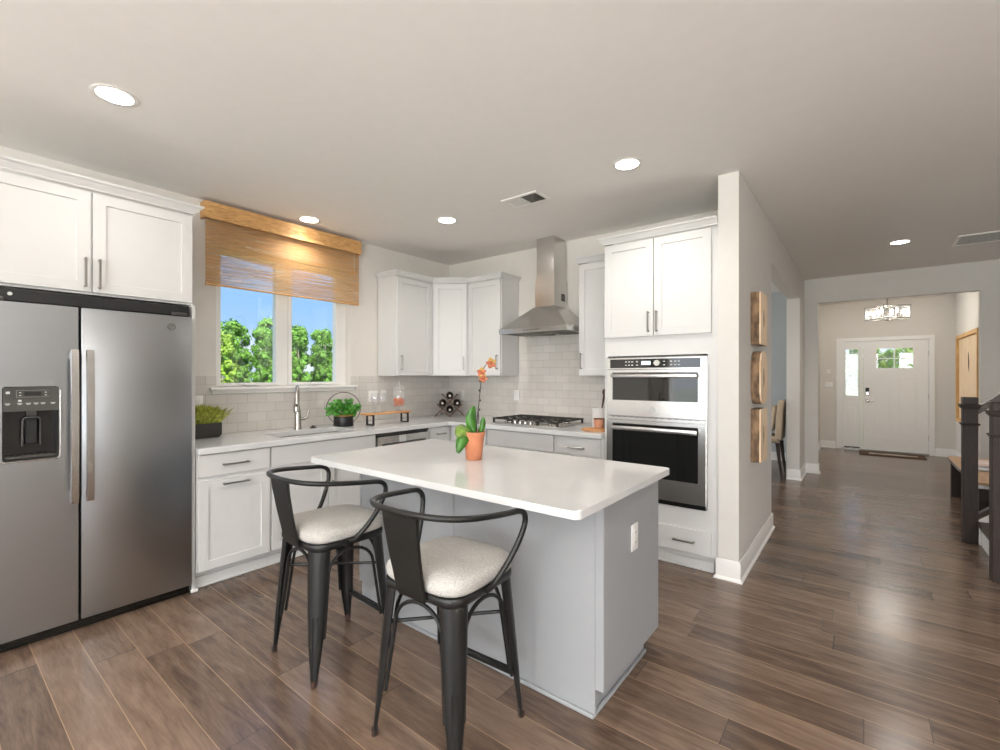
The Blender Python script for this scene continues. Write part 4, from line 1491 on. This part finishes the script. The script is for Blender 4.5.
# leafy plant in a black pot with a big wire ring
t = thing('ring_planter', 'leafy green plant in a black pot inside a thin round hoop right of the sink', 'plant', (-3.755, 2.44, CT))
rot = math.atan2(-2.44, 3.755)               # faces the room
Mr = Matrix.Rotation(rot, 4, 'Z')
b = MB().lathe([(.070, 0), (.086, .004), (.088, .012), (.088, .085), (.084, .095), (.076, .095), (.076, .082), (0, .082)], (0, 0, 0), 32)
b.build('pot', M['black'], t, 40)
MB().tube([(.0805 * math.cos(a * PI / 16), .0805 * math.sin(a * PI / 16), .098) for a in range(32)], .007, 8, True).build('moss_rim', M['cork'], t)
hoop = MB().tube([(-.092, .152 * math.cos(a * PI / 32), .155 + .152 * math.sin(a * PI / 32)) for a in range(64)], .0032, 8, True).xf(Mr)
hoop.build('wire_hoop', M['iron'], t)
b = MB()
rng = random.Random(5)
for k in range(190):
    a = rng.uniform(0, 2 * PI)
    el = rng.uniform(.1, 1.45)
    R = rng.uniform(.05, .15)
    base = Vector((R * .72 * math.cos(a) * math.cos(el) * .75, R * math.sin(a) * math.cos(el) * .9, .10 + R * math.sin(el) * .95))
    dv = Vector((math.cos(a + rng.uniform(-.9, .9)), math.sin(a + rng.uniform(-.9, .9)), rng.uniform(-.5, .45))).normalized()
    sd = dv.cross(Vector((1, rng.uniform(-.5, .5), rng.uniform(.2, 1.1))))
    b.blade(base, base + dv * rng.uniform(.04, .065), rng.uniform(.015, .024), bend=(0, 0, .006), side=sd)
b.xf(Mr).build('foliage', M['leaf2'], t, 0, False)
b = MB()
for k in range(26):
    a = 2 * PI * k / 26 * 3
    b.tube([(.03 * math.cos(a), .03 * math.sin(a), .083), (.055 * math.cos(a), .055 * math.sin(a), .15)], .0016, 5)
b.build('stems', M['stem'], t)

# wooden riser with U-shaped black legs
t = thing('display_riser', 'small honey-wood riser on black U-shaped legs on the counter behind the dishwasher', 'riser', (-3.61, 2.815, CT))
MB().box(-.062, .062, -.255, .255, .098, .113, .003).build('board', M['boardwood'], t)
for s in (-1, 1):
    y = s * .205 + .018
    MB().holed(rect(-.054, .054, 0.0005, .0975), [rect(-.042, .042, .011, .086)], y - .008, y + .008, 'xz').build('leg', M['black'], t, 0)
RZ = CT + .1135
def wine_glass(x, y, label):
    g = thing('wine_glass', label, 'glass', (x, y, RZ), 0, 'wine glasses on the riser')
    MB().lathe([(.034, .0006), (.034, .003), (.006, .007), (.0045, .012), (.0045, .068), (.012, .076)], (0, 0, 0), 24, True).build('stem', M['clear'], g, 50)
    MB().lathe([(.010, .0765), (.028, .09), (.040, .115), (.042, .135), (.039, .16), (.034, .18), (.0328, .18), (.0378, .16), (.0408, .135), (.0385, .115), (.026, .0925), (.002, .08)], (0, 0, 0), 28, False).build('bowl', M['clear'], g, 50)
wine_glass(-3.60, 2.675, 'clear wine glass on the riser, farther from the candy jar')
wine_glass(-3.625, 2.765, 'clear wine glass on the riser, second from the candy jar')
g = thing('candy_jar', 'tall lidded clear glass jar half full of orange candy on the riser', 'jar', (-3.61, 2.965, RZ))
MB().lathe([(.042, .0006), (.042, .004), (.012, .012), (.01, .03), (.014, .036), (.050, .046), (.060, .062), (.060, .20), (.054, .208), (.0525, .208), (.0585, .199), (.0585, .064), (.046, .049), (0, .047)], (0, 0, 0), 32, True).build('jar_body', M['clear'], g, 50)
MB().lathe([(.064, .2085), (.064, .215), (.058, .232), (.038, .25), (.012, .258), (.008, .264), (.015, .274), (.014, .287), (.006, .296), (0, .297)], (0, 0, 0), 32, True).build('lid', M['clear'], g, 50)
b = MB()
rng = random.Random(11)
for k in range(170):
    for _ in range(30):
        x, y, z = rng.uniform(-.05, .05), rng.uniform(-.05, .05), rng.uniform(.058, .125)
        if math.hypot(x, y) < .049:
            break
    r = .0075
    b.lathe([(0, -r), (r * .8, -r * .6), (r, 0), (r * .8, r * .6), (0, r)], (x, y, z), 8, False)
cd = b.build('candies', M['candy'], g, 60)
cd['kind'] = 'stuff'

# bottle rack in the corner with four wine bottles
rk = thing('bottle_rack', 'dark lattice bottle rack standing in the corner under the diagonal wall cabinet', 'wine rack', (-3.66, 3.735, CT), math.radians(45))
s2_ = .0805
def slat(p, q, y0, y1, th=.013):
    p, q = Vector(p), Vector(q)
    d = (q - p).normalized()
    nn = Vector((-d.y, d.x)) * th / 2
    return MB().prism([tuple(p - nn), tuple(q - nn), tuple(q + nn), tuple(p + nn)], y0, y1, 'xz')
for yy in ((0.0, .014), (.12, .134)):
    for p, q in (((-.156, .0104), (.09, .2564)), ((-.0135, .0139), (-.14, .1404))):
        slat(p, q, yy[0], yy[1]).build('slat', M['rackwood'], rk, 0)
        slat((-p[0], p[1]), (-q[0], q[1]), yy[0], yy[1]).build('slat', M['rackwood'], rk, 0)
MB().box(-.175, -.163, 0, .134, .0005, .009).box(.163, .175, 0, .134, .0005, .009).box(-.014, .014, 0, .134, .0005, .02).build('foot_rail', M['rackwood'], rk, 0)
def bottle(dx, dz, label):
    c, s = math.cos(math.radians(45)), math.sin(math.radians(45))
    o = thing('wine_bottle', label, 'bottle', (-3.66 + dx * c, 3.735 + dx * s, CT + dz), math.radians(45), 'wine bottles in the corner rack')
    m = Matrix.Rotation(PI / 2, 4, 'X')
    MB().lathe([(.034, -.245), (.0405, -.24), (.0405, -.075), (.037, -.05), (.018, -.03), (.0145, -.02), (.0145, .0), (.0, .0)], (0, 0, 0), 28).xf(m).build('glass_body', M['bottle'], o, 40)
    MB().lathe([(.0152, -.018), (.0115, .028), (.0115, .036), (.010, .038), (0, .038)], (0, 0, 0), 20).xf(m).build('foil_cap', M['foil'], o, 40)
bottle(0, .2362, 'dark wine bottle at the top of the corner rack')
bottle(-.083, .152, 'dark wine bottle at the left of the corner rack')
bottle(.083, .152, 'dark wine bottle at the right of the corner rack')
bottle(0, .078, 'dark wine bottle at the bottom of the corner rack')

# orchid on the island
t = thing('potted_orchid', 'orange orchid with broad green leaves in a terracotta pot on the island', 'plant', (-1.664, 1.885, .9203))
MB().lathe([(.040, 0), (.043, .003), (.056, .128), (.060, .13), (.0615, .152), (.055, .152), (.053, .135), (0, .132)], (0, 0, 0), 36).build('pot', M['terracotta'], t, 40)
MB().lathe([(.0505, .1355), (.03, .14), (0, .142)], (0, 0, 0), 20, False).build('soil', M['soil'], t)
e1 = Vector((.786, .618, 0))          # to the right along the island in the picture
e2 = Vector((.618, -.786, 0))         # towards the room
up = Vector((0, 0, 1))
def orchid_leaf(base, tip, w, bend, side, mat):
    b = MB()
    b.blade(base, tip, w, bend, 16, side, True)
    o = b.build('leaf', M[mat], t, 60, False)
    sm = o.modifiers.new('thickness', 'SOLIDIFY')
    sm.thickness = .004
    sm.offset = 0
pt = Vector((0, 0, .14))
orchid_leaf(pt + e1 * .006, pt + e1 * -.004 + e2 * .0 + up * .15, .030, -e1 * .016, e1 * .95 + e2 * -.3 + up * .25, 'leaf')
orchid_leaf(pt + e1 * -.005, pt + e1 * -.092 + e2 * .07 + up * .0, .040, up * .03, Vector((0, 0, .72)) + e1 * -.5 + e2 * -.5, 'leaf_pale')
orchid_leaf(pt + e1 * .0, pt + e1 * -.082 + e2 * .085 + up * -.09, .036, up * .05 - e1 * .0, Vector((0, 0, .6)) + e1 * -.75 - e2 * .1, 'leaf')
orchid_leaf(pt + e1 * .035, pt + e1 * .05 + up * .09, .016, e1 * .004, e1, 'leaf')
sp = [pt + e1 * (.012 + a) + up * b for a, b in ((0, 0), (.006, .08), (.018, .2), (.028, .29), (.036, .345), (.05, .372), (.072, .388), (.09, .392))]
MB().tube(sp, [.0035, .0033, .003, .0028, .0026, .0022, .002, .0016], 8).build('flower_stem', M['stem'], t)
MB().tube([pt + e1 * .024, pt + e1 * .026 + up * .15, pt + e1 * .044 + up * .335], .0018, 6).build('support_stake', M['stem'], t)
for h, sgn in ((.235, -1), (.285, -1), (.18, 1), (.13, 1)):
    p = pt + e1 * (.014 + .085 * h + sgn * .006) + up * h
    MB().lathe([(0, -.006), (.004, -.002), (.0045, .003), (0, .009)], tuple(p), 8, False).build('stem_node', M['stem'], t)
def flower(c, tilt, scale=1.0):
    rng = random.Random(int(c.z * 1000))
    for k in range(5):
        a = 2 * PI * k / 5 + tilt
        d = e1 * math.cos(a) + up * math.sin(a) + e2 * .25
        b = MB().blade(c, c + d.normalized() * .034 * scale, (.0155 if k % 2 else .011) * scale, e2 * .006, 5, d.cross(e2))
        o = b.build('petal', M['petal_y'] if (d.z > .4) else M['petal'], t, 60, False)
    MB().lathe([(0, -.009), (.008, -.004), (.010, .003), (.004, .010), (0, .011)], tuple(c + e2 * .008), 10, False).build('flower_lip', M['petal'], t)
flower(pt + e1 * .042 + e2 * .012 + up * .335, .3, .85)
flower(pt + e1 * .05 + e2 * .012 + up * .304, 1.1, .8)
flower(pt + e1 * .095 + e2 * .010 + up * .385, .55, .95)

# crock, cup and board at the right end of the range wall counter
bd = MB().lathe([(.121, 0), (.125, .003), (.125, .011), (.122, .014), (0, .014)], (-1.775, 3.585, CT + .0003), 40)
tag(bd.build('serving_board', M['boardwood']), 'round honey-wood board on the counter beside the oven cabinet', 'board')
t = thing('utensil_crock', 'white ceramic crock with wooden utensils standing behind the clay cup', 'crock', (-1.852, 3.80, CT))
MB().lathe([(.058, 0), (.064, .004), (.066, .02), (.066, .165), (.067, .175), (.062, .175), (.060, .16), (.060, .01), (0, .008)], (0, 0, 0), 36).build('crock_body', M['ceramic'], t, 40)
for dx, dy, h in ((.022, -.01, .12), (.034, .012, .10), (.012, .02, .09)):
    MB().tube([(0, 0, .02), (dx * 1.2, dy, .17), (dx * 2.2, dy * 2, .17 + h)], [.005, .005, .006], 8).tube([(dx * 2.2, dy * 2, .17 + h), (dx * 2.4, dy * 2.2, .19 + h), (dx * 2.6, dy * 2.4, .225 + h)], [.006, .019, .010], 10, False, .35).build('wooden_utensil', M['rackwood'], t)
t = thing('clay_cup', 'pink clay cup standing on the round wooden board', 'cup', (-1.775, 3.63, CT + .0146))
MB().lathe([(.030, 0), (.036, .004), (.043, .03), (.045, .075), (.041, .077), (.039, .03), (.03, .01), (0, .008)], (0, 0, 0), 32).build('cup_body', M['clay'], t, 40)
MB().tube([(.0455 * math.cos(a * PI / 16), .0455 * math.sin(a * PI / 16), .079) for a in range(32)], .0025, 8, True).build('dark_rim', M['rackwood'], t)

# ------------------------------------------------------------------ woven shade on the window
t = thing('woven_window_shade', 'honey-coloured woven wood shade half drawn over the kitchen window', 'blind', (-3.96, 2.065, 2.08))
sh = MB()
vs, fs = [], []
ny, nz = 2, 14
b = MB().box(-.014, -.012, -.685, .69, 0.012, .62)
b.build('woven_panel', M['blind'], t, 0)
MB().box(-.019, -.007, -.686, .691, 0, .014, .003).build('bottom_bar', M['reed'], t)
v = MB().box(.022, .031, -.705, .69, .508, .636, .001).box(-.058, .022, -.705, -.696, .508, .636).box(-.058, .022, .681, .69, .508, .636).box(-.058, .022, -.696, .681, .628, .636)
v.build('valance', M['reed'], t, 0)
MB().tube([(-.004, .63, .52), (-.004, .63, .345)], .0015, 6).build('pull_cord', M['foil'], t)
MB().lathe([(.002, .345), (.006, .33), (.008, .30), (.004, .297)], (-.004, .63, 0), 10).build('cord_tassel', M['boardwood'], t)

# ------------------------------------------------------------------ ceiling: downlights and registers
def downlight(x, y, label, p=27):
    t = thing('recessed_downlight', label, 'ceiling light', (x, y, CEIL), 0, 'recessed ceiling downlights')
    MB().lathe([(.073, -.0008), (.093, -.0008), (.094, -.003), (.090, -.005), (.073, -.004)], (0, 0, 0), 40, False).build('trim_ring', M['trim'], t, 50)
    MB().lathe([(.0, -.0012), (.0725, -.0012), (.0725, -.0042), (0, -.0062)], (0, 0, 0), 32, False).build('lens', M['lens'], t, 50)
    d = bpy.data.lights.new('downlight_lamp', 'SPOT')
    d.energy = p
    d.color = (1, 0.95, 0.89)
    d.spot_size = math.radians(150)
    d.spot_blend = 0.9
    d.shadow_soft_size = 0.06
    o = bpy.data.objects.new('downlight_lamp', d)
    COL.objects.link(o)
    o.parent = t
    o.location = (0, 0, -.085)
    return t
downlight(-2.865, .602, 'lit ceiling downlight above the refrigerator', 10)
downlight(-3.80, 2.13, 'lit ceiling downlight close above the woven shade', 16)
downlight(-2.862, 2.885, 'lit ceiling downlight nearest the corner wall cabinet')
downlight(-1.192, 2.842, 'lit ceiling downlight in front of the tall oven cabinet')
downlight(.305, 6.22, 'lit ceiling downlight over the hallway to the front door', 40)
# the rest of the room behind the camera has the same lights
downlight(-.6, -.6, 'ceiling downlight behind the camera on the kitchen side')
downlight(1.6, -.6, 'ceiling downlight behind the camera on the stair side')

def register(label, x, y, lx, ly, n, along, louver2=False):
    t = thing('ceiling_vent', label, 'vent', (x, y, CEIL), 0)
    MB().holed(rect(-lx, lx, -ly, ly), [rect(-lx + .022, lx - .022, -ly + .022, ly - .022)], -.009, -.0008, 'xy').build('vent_frame', M['trim'], t, 0)
    MB().box(-lx + .02, lx - .02, -ly + .02, ly - .02, -.0024, -.0008).build('duct_shadow_plate', M['slot'], t, 0)
    inner_x, inner_y = lx - .023, ly - .023
    if louver2:
        for sgn in (-1, 1):
            g = MB()
            for k in range(n):
                yy = -inner_y + (k + .5) * 2 * inner_y / n
                d = .0045
                xa, xb = (-inner_x, -.004) if sgn < 0 else (.004, inner_x)
                tilt = .006 * sgn
                nx = 2 * inner_x / n
                for q in range(1):
                    g.box(xa, xb, yy - .0035, yy + (.0035 if sgn > 0 else .0075), -.008, -.0065)
            g.build('louvre_bank', M['trim'] if sgn < 0 else M['pull'], t, 0)
        MB().box(-.0035, .0035, -inner_y, inner_y, -.0085, -.0027).build('divider', M['trim'], t, 0)
    else:
        g = MB()
        for k in range(n):
            if along == 'x':
                yy = -inner_y + (k + .5) * 2 * inner_y / n
                g.box(-inner_x, inner_x, yy - .006, yy + .006, -.008, -.006)
            else:
                xx = -inner_x + (k + .5) * 2 * inner_x / n
                g.box(xx - .006, xx + .006, -inner_y, inner_y, -.008, -.006)
        g.build('louvres', M['trim'], t, 0)
register('small white ceiling register with dark louvres in front of the hood', -2.05, 2.925, .165, .10, 9, 'x', True)
register('long slatted return air grille on the hallway ceiling', 1.10, 6.53, .36, .23, 9, 'x')

def make_fill_lamp(x, y, label, p):  # lamp added out of view, aimed up so the ceiling bounces fill light
    t = thing('fill_lamp', label, 'fill lamp', (x, y, 0), 0, 'added fill uplights out of view')
    MB().lathe([(.15, .0008), (.15, .012), (.02, .03), (0, .03)], (0, 0, 0), 32).build('base', M['gun'], t)
    MB().lathe([(.012, .0305), (.012, 1.70), (0, 1.70)], (0, 0, 0), 12).build('pole', M['gun'], t)
    MB().lathe([(.02, 1.7005), (.10, 1.74), (.20, 1.80), (.205, 1.80), (.205, 1.803), (.195, 1.803), (.10, 1.75), (0, 1.735)], (0, 0, 0), 32).build('lamp_shade', M['ceramic'], t)
    d = bpy.data.lights.new('fill_uplight', 'AREA')
    d.shape = 'DISK'
    d.size = .34
    d.energy = p
    d.color = (1, .99, .98)
    o = bpy.data.objects.new('fill_uplight', d)
    COL.objects.link(o)
    o.parent = t
    o.location = (0, 0, 1.81)
    o.rotation_euler = (PI, 0, 0)
make_fill_lamp(-.7, -2.2, 'unseen fill uplight added behind the camera on the refrigerator side', FILL_POWER * 1.1)
make_fill_lamp(1.5, -.9, 'unseen fill uplight added behind the camera on the stair side', FILL_POWER)

# ------------------------------------------------------------------ wood slices on the pier wall
def slab_art(z, prof, label):
    t = thing('wood_slice_art', label, 'wall art', (HX + .0015, 3.945, z), 0, 'wood slice wall art on the pier')
    # prof in local (y, z), thickness along +x; a hollow is cut right through
    hol = [(.03 * math.cos(a * PI / 9) * (1 + .15 * math.sin(3 * a)) + .0, .082 * math.sin(a * PI / 9)) for a in range(18)]
    b = MB()
    b.holed(prof, [hol], 0, .056, 'yz')
    b.build('bark_edge', M['bark'], t, 0)
    f = MB().holed(prof, [hol], .0561, .066, 'yz')
    f.build('sanded_face', M['barkface'], t, 0)
    MB().prism([(p[0] * .98, p[1] * .98) for p in hol], .004, .063, 'yz').build('dark_infill', M['hollow'], t, 0)  # dark plug fills the hollow to just below the face
def jag(w, h, seed, rnd=0.0):
    r = random.Random(seed)
    pts = []
    base = rrect(-w, w, -h, h, max(.012, rnd), 6)
    out = []
    for i in range(len(base)):
        p, q = Vector(base[i]), Vector(base[(i + 1) % len(base)])
        k = max(1, int((q - p).length / .035))
        for j in range(k):
            c = p.lerp(q, j / k)
            out.append((c.x + r.uniform(-.004, .004), c.y + r.uniform(-.004, .004)))
    return out
slab_art(1.80, jag(.145, .192, 1), 'square wood slice with a dark hollow, topmost of three on the pier')
slab_art(1.362, jag(.145, .195, 2, .11), 'rounded wood slice with a dark hollow, middle of three on the pier')
slab_art(.935, jag(.145, .195, 3), 'square rough-barked wood slice, lowest of three on the pier')

# ------------------------------------------------------------------ foyer and hall
ch = thing('foyer_chandelier', 'square glass-sided chandelier with metal frame hanging in the foyer', 'chandelier', (.305, 9.3, CEIL))
zt, zb = -.30, -.485
R = .27
cor = [(R * math.cos(math.radians(a - 1.9)), R * math.sin(math.radians(a - 1.9))) for a in (-98, -8, 82, 172)]
MB().lathe([(.0, -.0008), (.06, -.0008), (.06, -.012), (.05, -.022), (.0, -.022)], (0, 0, 0), 24, False).build('ceiling_canopy', M['pull'], ch)
MB().tube([(0, 0, -.02), (0, 0, zt)], .007, 8).build('hanging_rod', M['pull'], ch)
for z in (zt, zb):
    fr_ = MB()
    for i in range(4):
        a, b2 = cor[i], cor[(i + 1) % 4]
        fr_.tube([(a[0], a[1], z), (b2[0], b2[1], z)], .009, 6)
    for i in range(2):
        a, b2 = cor[i], cor[i + 2]
        fr_.tube([(a[0], a[1], z), (b2[0], b2[1], z)], .005, 6)
    fr_.build('frame_ring', M['pull'], ch)
for a in cor:
    MB().box(a[0] - .010, a[0] + .010, a[1] - .010, a[1] + .010, zb - .014, zt + .014, .002).build('corner_post', M['pull'], ch)
for i in range(4):
    a, b2 = Vector(cor[i]), Vector(cor[(i + 1) % 4])
    d = (b2 - a).normalized()
    nn = Vector((-d.y, d.x)) * .0015
    p, q = a + d * .012, b2 - d * .012
    MB().prism([tuple(p - nn), tuple(q - nn), tuple(q + nn), tuple(p + nn)], zb + .012, zt - .012).build('glass_pane', M['glass'], ch, 0)
MB().lathe([(0, -.44), (.018, -.45), (.02, -.50), (.008, -.51), (0, -.515)], (0, 0, 0), 16, False).build('centre_hub', M['pull'], ch)
for k in range(4):
    a = math.radians(k * 90 + 60)
    x, y = .13 * math.cos(a), .13 * math.sin(a)
    MB().tube([(0, 0, -.47), (x * .6, y * .6, -.475), (x, y, -.46)], .004, 6).lathe([(.012, -.46), (.012, -.40), (0, -.40)], (x, y, 0), 12).build('lamp_arm', M['pull'], ch)
    MB().lathe([(.009, -.399), (.016, -.375), (.013, -.35), (.003, -.325), (0, -.322)], (x, y, 0), 14).build('bulb', M['bulb'], ch)
d = bpy.data.lights.new('chandelier_lamp', 'POINT')
d.energy = 17
d.color = (1, .95, .87)
d.shadow_soft_size = .24
o = bpy.data.objects.new('chandelier_lamp', d)
COL.objects.link(o)
o.parent = ch
o.location = (0, 0, -.39)

# door mat with worn pale lettering
t = thing('door_mat', 'brown coir mat with a line of pale script in front of the front door', 'mat', (.40, 10.47, .0006))
MB().box(-.44, .44, -.235, .235, 0, .012, .003).build('coir', M['mat'], t)
b = MB()
rng = random.Random(4)
x = -.30
while x < .31:
    h = .07 if -.12 < x < .16 else .028
    b.tube([(x + .012 * math.sin(k * 1.3) + k * .004, -.05 + (h * math.sin(k * 1.9 + x * 20)), .0125) for k in range(6)], .006, 5)
    x += .032
b.build('pale_script', M['matlight'], t)

# framed slat board on the foyer wall
t = thing('framed_wood_panel', 'tall pale-oak framed wooden panel hanging on the right wall of the foyer', 'picture', (FRX - .0008, 9.48, 1.33))
MB().holed(rect(-.87, .87, -.68, .68), [rect(-.815, .815, -.625, .625)], -.055, 0, 'yz').build('frame', M['paleframe'], t, 0)
b = MB()
for k in range(9):
    y0 = -.812 + k * .1804
    b.box(-.022, -.008, y0 + .002, y0 + .1784, -.622, .622, .002)
b.build('slat_board', M['palewood'], t, 0)
MB().prism([(-.05, .1), (.02, .18), (.03, .34), (-.02, .40), (-.07, .25)], -.0235, -.0222, 'yz').build('knot_inlay', M['hollow'], t, 0)

# oak bench with a throw
t = thing('hall_bench', 'dark wooden bench with pale oak top beside the staircase', 'bench', (1.02, 6.55, 0))
MB().box(-.24, .24, -.84, .84, .43, .452, .003).build('seat_top', M['bench'], t)
MB().box(-.237, .237, -.837, .837, .395, .4295, .002).build('metal_edge', M['steel_h'], t)
for s in (-1, 1):
    MB().box(-.22, .22, s * .80 - .03, s * .80 + .03, .0008, .3945, .003).build('end_support', M['newel'], t)
MB().box(.05, .075, -.769, .769, .10, .38, .002).build('back_board', M['newel'], t)
t = thing('folded_throw', 'small folded pale grey and blush throw lying on the hall bench', 'throw', (.99, 6.55, .4526))
MB().box(-.14, .14, -.19, .19, 0, .035, .014, 3).build('lower_fold', M['throw_g'], t)
MB().box(-.13, .11, -.15, .13, .0353, .075, .018, 3).build('upper_fold', M['throw'], t)

# staircase going up to the right with newels and rails
st = thing('staircase', 'wooden stairs with dark treads and white risers at the right edge', 'stairs', (.76, 4.95, 0))
st['kind'] = 'structure'
RUN, RISE = .215, .19
for k in range(12):
    x = k * RUN
    MB().box(x, x + .018, -.375, .405, k * RISE + .001, (k + 1) * RISE - .03).build('riser', M['trim'], st, 0)
    MB().box(x - .028, x + RUN + .0175, -.375, .405, (k + 1) * RISE - .0295, (k + 1) * RISE, .006).build('tread', M['rail'], st)
pf = [(-.012, .001), (-.012, .20)] + [(12 * RUN, 12 * RISE + .20), (12 * RUN, .001)]
MB().prism(pf, .4055, .43, 'xz').build('skirt_board', M['trim'], st, 0)
MB().prism(pf, -.40, -.3755, 'xz').build('skirt_board', M['trim'], st, 0)
def railing(y, label, x=.655):
    t = thing('stair_railing', label, 'railing', (x + .045, y, 0))
    w = .045
    MB().box(-w, w, -w, w, .0008, 1.14, .003).build('newel_post', M['newel'], t)
    for nm, stack in (('newel_collar', ((.052, .965, .975), (.058, .975, .985))), ('newel_cap', ((.052, 1.105, 1.115), (.06, 1.115, 1.13), (.064, 1.13, 1.142), (.046, 1.142, 1.2)))):
        c = MB()
        for hw, z0, z1 in stack:
            c.box(-hw, hw, -hw, hw, z0 + (0.0005 if z0 > 1.14 else 0), z1, .003)
        c.build(nm, M['newel'], t)
    L = 2.3
    sl = RISE / RUN
    z0 = 1.06
    MB().prism([(w + .0005, z0), (w + .0005, z0 + .06), (L, z0 + .06 + sl * (L - w)), (L, z0 + sl * (L - w))], -.03, .03, 'xz').build('handrail', M['rail'], t, 0)
    MB().prism([(w + .0005, .20), (w + .0005, .245), (L, .245 + sl * (L - w)), (L, .20 + sl * (L - w))], -.035, .035, 'xz').build('bottom_rail', M['rail'], t, 0)
    for k in range(1, 16):
        xx = w + k * .14
        MB().box(xx - .016, xx + .016, -.016, .016, .246 + sl * (xx - w + .016), z0 - .001 + sl * (xx - w - .016)).build('baluster', M['newel'], t, 0)
    return t
railing(5.40, 'dark wooden stair post and rail, farther from the camera')
railing(4.49, 'dark wooden stair post and rail at the right edge, nearer the camera', .682)

# dining chair seen through the hall opening
t = thing('dining_chair', 'beige upholstered dining chair with dark legs seen through the hallway opening', 'chair', (-1.08, 7.37, 0))
for sx, sy in ((-1, -1), (1, -1), (-1, 1), (1, 1)):
    spl = .05 if sx > 0 else 0
    MB().tube([(sx * .19 + spl, sy * .19, .0008), (sx * .19 + spl * .3, sy * .19, .25), (sx * .185, sy * .19, .47)], [.017, .021, .026], 8).build('leg', M['legwood'], t)
MB().box(-.23, .20, -.225, .225, .4705, .56, .03, 3).build('seat', M['linen'], t)
b = MB()
prof = [(.155, .5605), (.225, .50), (.235, .62), (.245, .85), (.262, 1.04), (.235, 1.06), (.195, 1.03), (.17, .85)]
b.prism(prof, -.22, .22, 'xz')
bo = b.build('backrest', M['linen'], t, 60)
m = bo.modifiers.new('soft', 'BEVEL')
m.width = .018
m.segments = 3
def cushion(name, label, mat, loc, tilt, s=.2, th=.07):
    b = MB()
    seg = 12
    vs, fs = [], []
    for sd in (1, -1):
        o0 = len(vs)
        for i in range(seg + 1):
            for j in range(seg + 1):
                u, v = 2 * i / seg - 1, 2 * j / seg - 1
                bl = (1 - u ** 4) * (1 - v ** 4)
                pinch = 1 - .06 * (1 - abs(u)) * (abs(v) > .9) - .06 * (1 - abs(v)) * (abs(u) > .9)
                vs.append((sd * th * bl ** .6, s * u * pinch, s * v * pinch))
        for i in range(seg):
            for j in range(seg):
                q = (o0 + i * (seg + 1) + j, o0 + (i + 1) * (seg + 1) + j, o0 + (i + 1) * (seg + 1) + j + 1, o0 + i * (seg + 1) + j + 1)
                fs.append(q if sd > 0 else q[::-1])
    b._add(vs, fs)
    b.xf(Matrix.Translation(loc) @ Matrix.Rotation(tilt, 4, 'Y'))
    return tag(b.build(name, M[mat], None, 60), label, 'cushion')
cushion('throw_pillow', 'cream throw pillow leaning in the beige dining chair', 'pillow', (-.975, 7.37, .783), math.radians(10), .20, .05)
cushion('throw_pillow', 'black throw pillow behind the cream one in the dining chair', 'pillow_k', (-1.08, 7.36, .80), math.radians(10), .215, .045)

# ------------------------------------------------------------------ woods outside
def make_tree(name, seed, H, mat, leaf=.44, n=3200):
    t = thing(name, '', 'tree')
    rng = random.Random(seed)
    MB().tube([(0, 0, -.2), (.05, .03, H * .3), (-.05, .05, H * .6), (0, 0, H * .85)], [H * .017, H * .013, H * .009, .02], 8).build('trunk', M['trunk'], t)
    blobs = []
    for k in range(48):
        z = H * (rng.uniform(.06, .5) if k % 2 else rng.uniform(.35, .93))
        rmax = H * .17 * math.sin(PI * min(1, max(.3, (z / H - .04) / 1.0))) ** .75
        a = rng.uniform(0, 2 * PI)
        rr = rmax * math.sqrt(rng.random())
        blobs.append((rr * math.cos(a), rr * math.sin(a), z, H * rng.uniform(.055, .095)))
    b = MB()
    for k in range(n):
        x, y, z, r = blobs[rng.randrange(len(blobs))]
        d = Vector((rng.gauss(0, 1), rng.gauss(0, 1), rng.gauss(0, 1))).normalized()
        p = Vector((x, y, z)) + d * r * (.55 + .45 * rng.random())
        u = d.cross(Vector((rng.uniform(-1, 1), rng.uniform(-1, 1), rng.uniform(-1, 1)))).normalized()
        v = d.cross(u)
        dd = (d * .4 + Vector((rng.uniform(-1, 1), rng.uniform(-1, 1), rng.uniform(-.6, 1))) * .7)
        s = leaf * rng.uniform(.6, 1.2)
        b._add([p - u * s * .5, p + v * s * .35 + dd * s * .15, p + u * s * .5, p - v * s * .35 + dd * s * .15], [(0, 1, 2, 3)])
    b.build('crown', M[mat], t, 0, False)
    return t
tA = make_tree('broadleaf_tree', 21, 8.6, 'tree_a')
tB = make_tree('broadleaf_tree', 22, 9.0, 'tree_b')
first = {0: True, 1: True}
rng = random.Random(9)
def plant_tree(x, y, kind, s, label, group):
    src = tA if kind == 0 else tB
    o = src if first[kind] else copy_tree(src)
    first[kind] = False
    o.location = (x, y, -.5)
    o.scale = (s, s, s * rng.uniform(.94, 1.06))
    o.rotation_euler.z = rng.uniform(0, 6.28)
    o['label'] = label
    o['group'] = group
kl = ('yellow-green broadleaf tree in the woods outside the kitchen window', 'deep green broadleaf tree in the woods outside the kitchen window')
spots = []
for r_, (x0, off, n_) in enumerate(((-60, 0, 9), (-67, 2.2, 10), (-74, .4, 11))):
    for i in range(n_):
        y = 14 + off + i * 4.5 + r_ * 1.2
        spots.append((x0 + rng.uniform(-.8, .8), y, (i + r_) % 2 if y < 30 else 1, rng.uniform(.86, 1.04) * (1 + .1 * r_)))
for x, y, k, s in spots:
    plant_tree(x, y, k, s, kl[k], 'trees outside the kitchen window')
kd = ('yellow-green tree seen through the front door glass', 'deep green tree seen through the front door glass')
for r_ in range(3):
    for i in range(12):
        plant_tree(-11 + i * 2.7 + r_ * 1.2, 64 + r_ * 5 + rng.uniform(-.4, .4), (i + r_) % 2, rng.uniform(.46, .6) * (1 + .1 * r_), kd[(i + r_) % 2], 'trees outside the front door')

for o in list(bpy.data.objects):
    if '_off' in o:
        del o['_off']
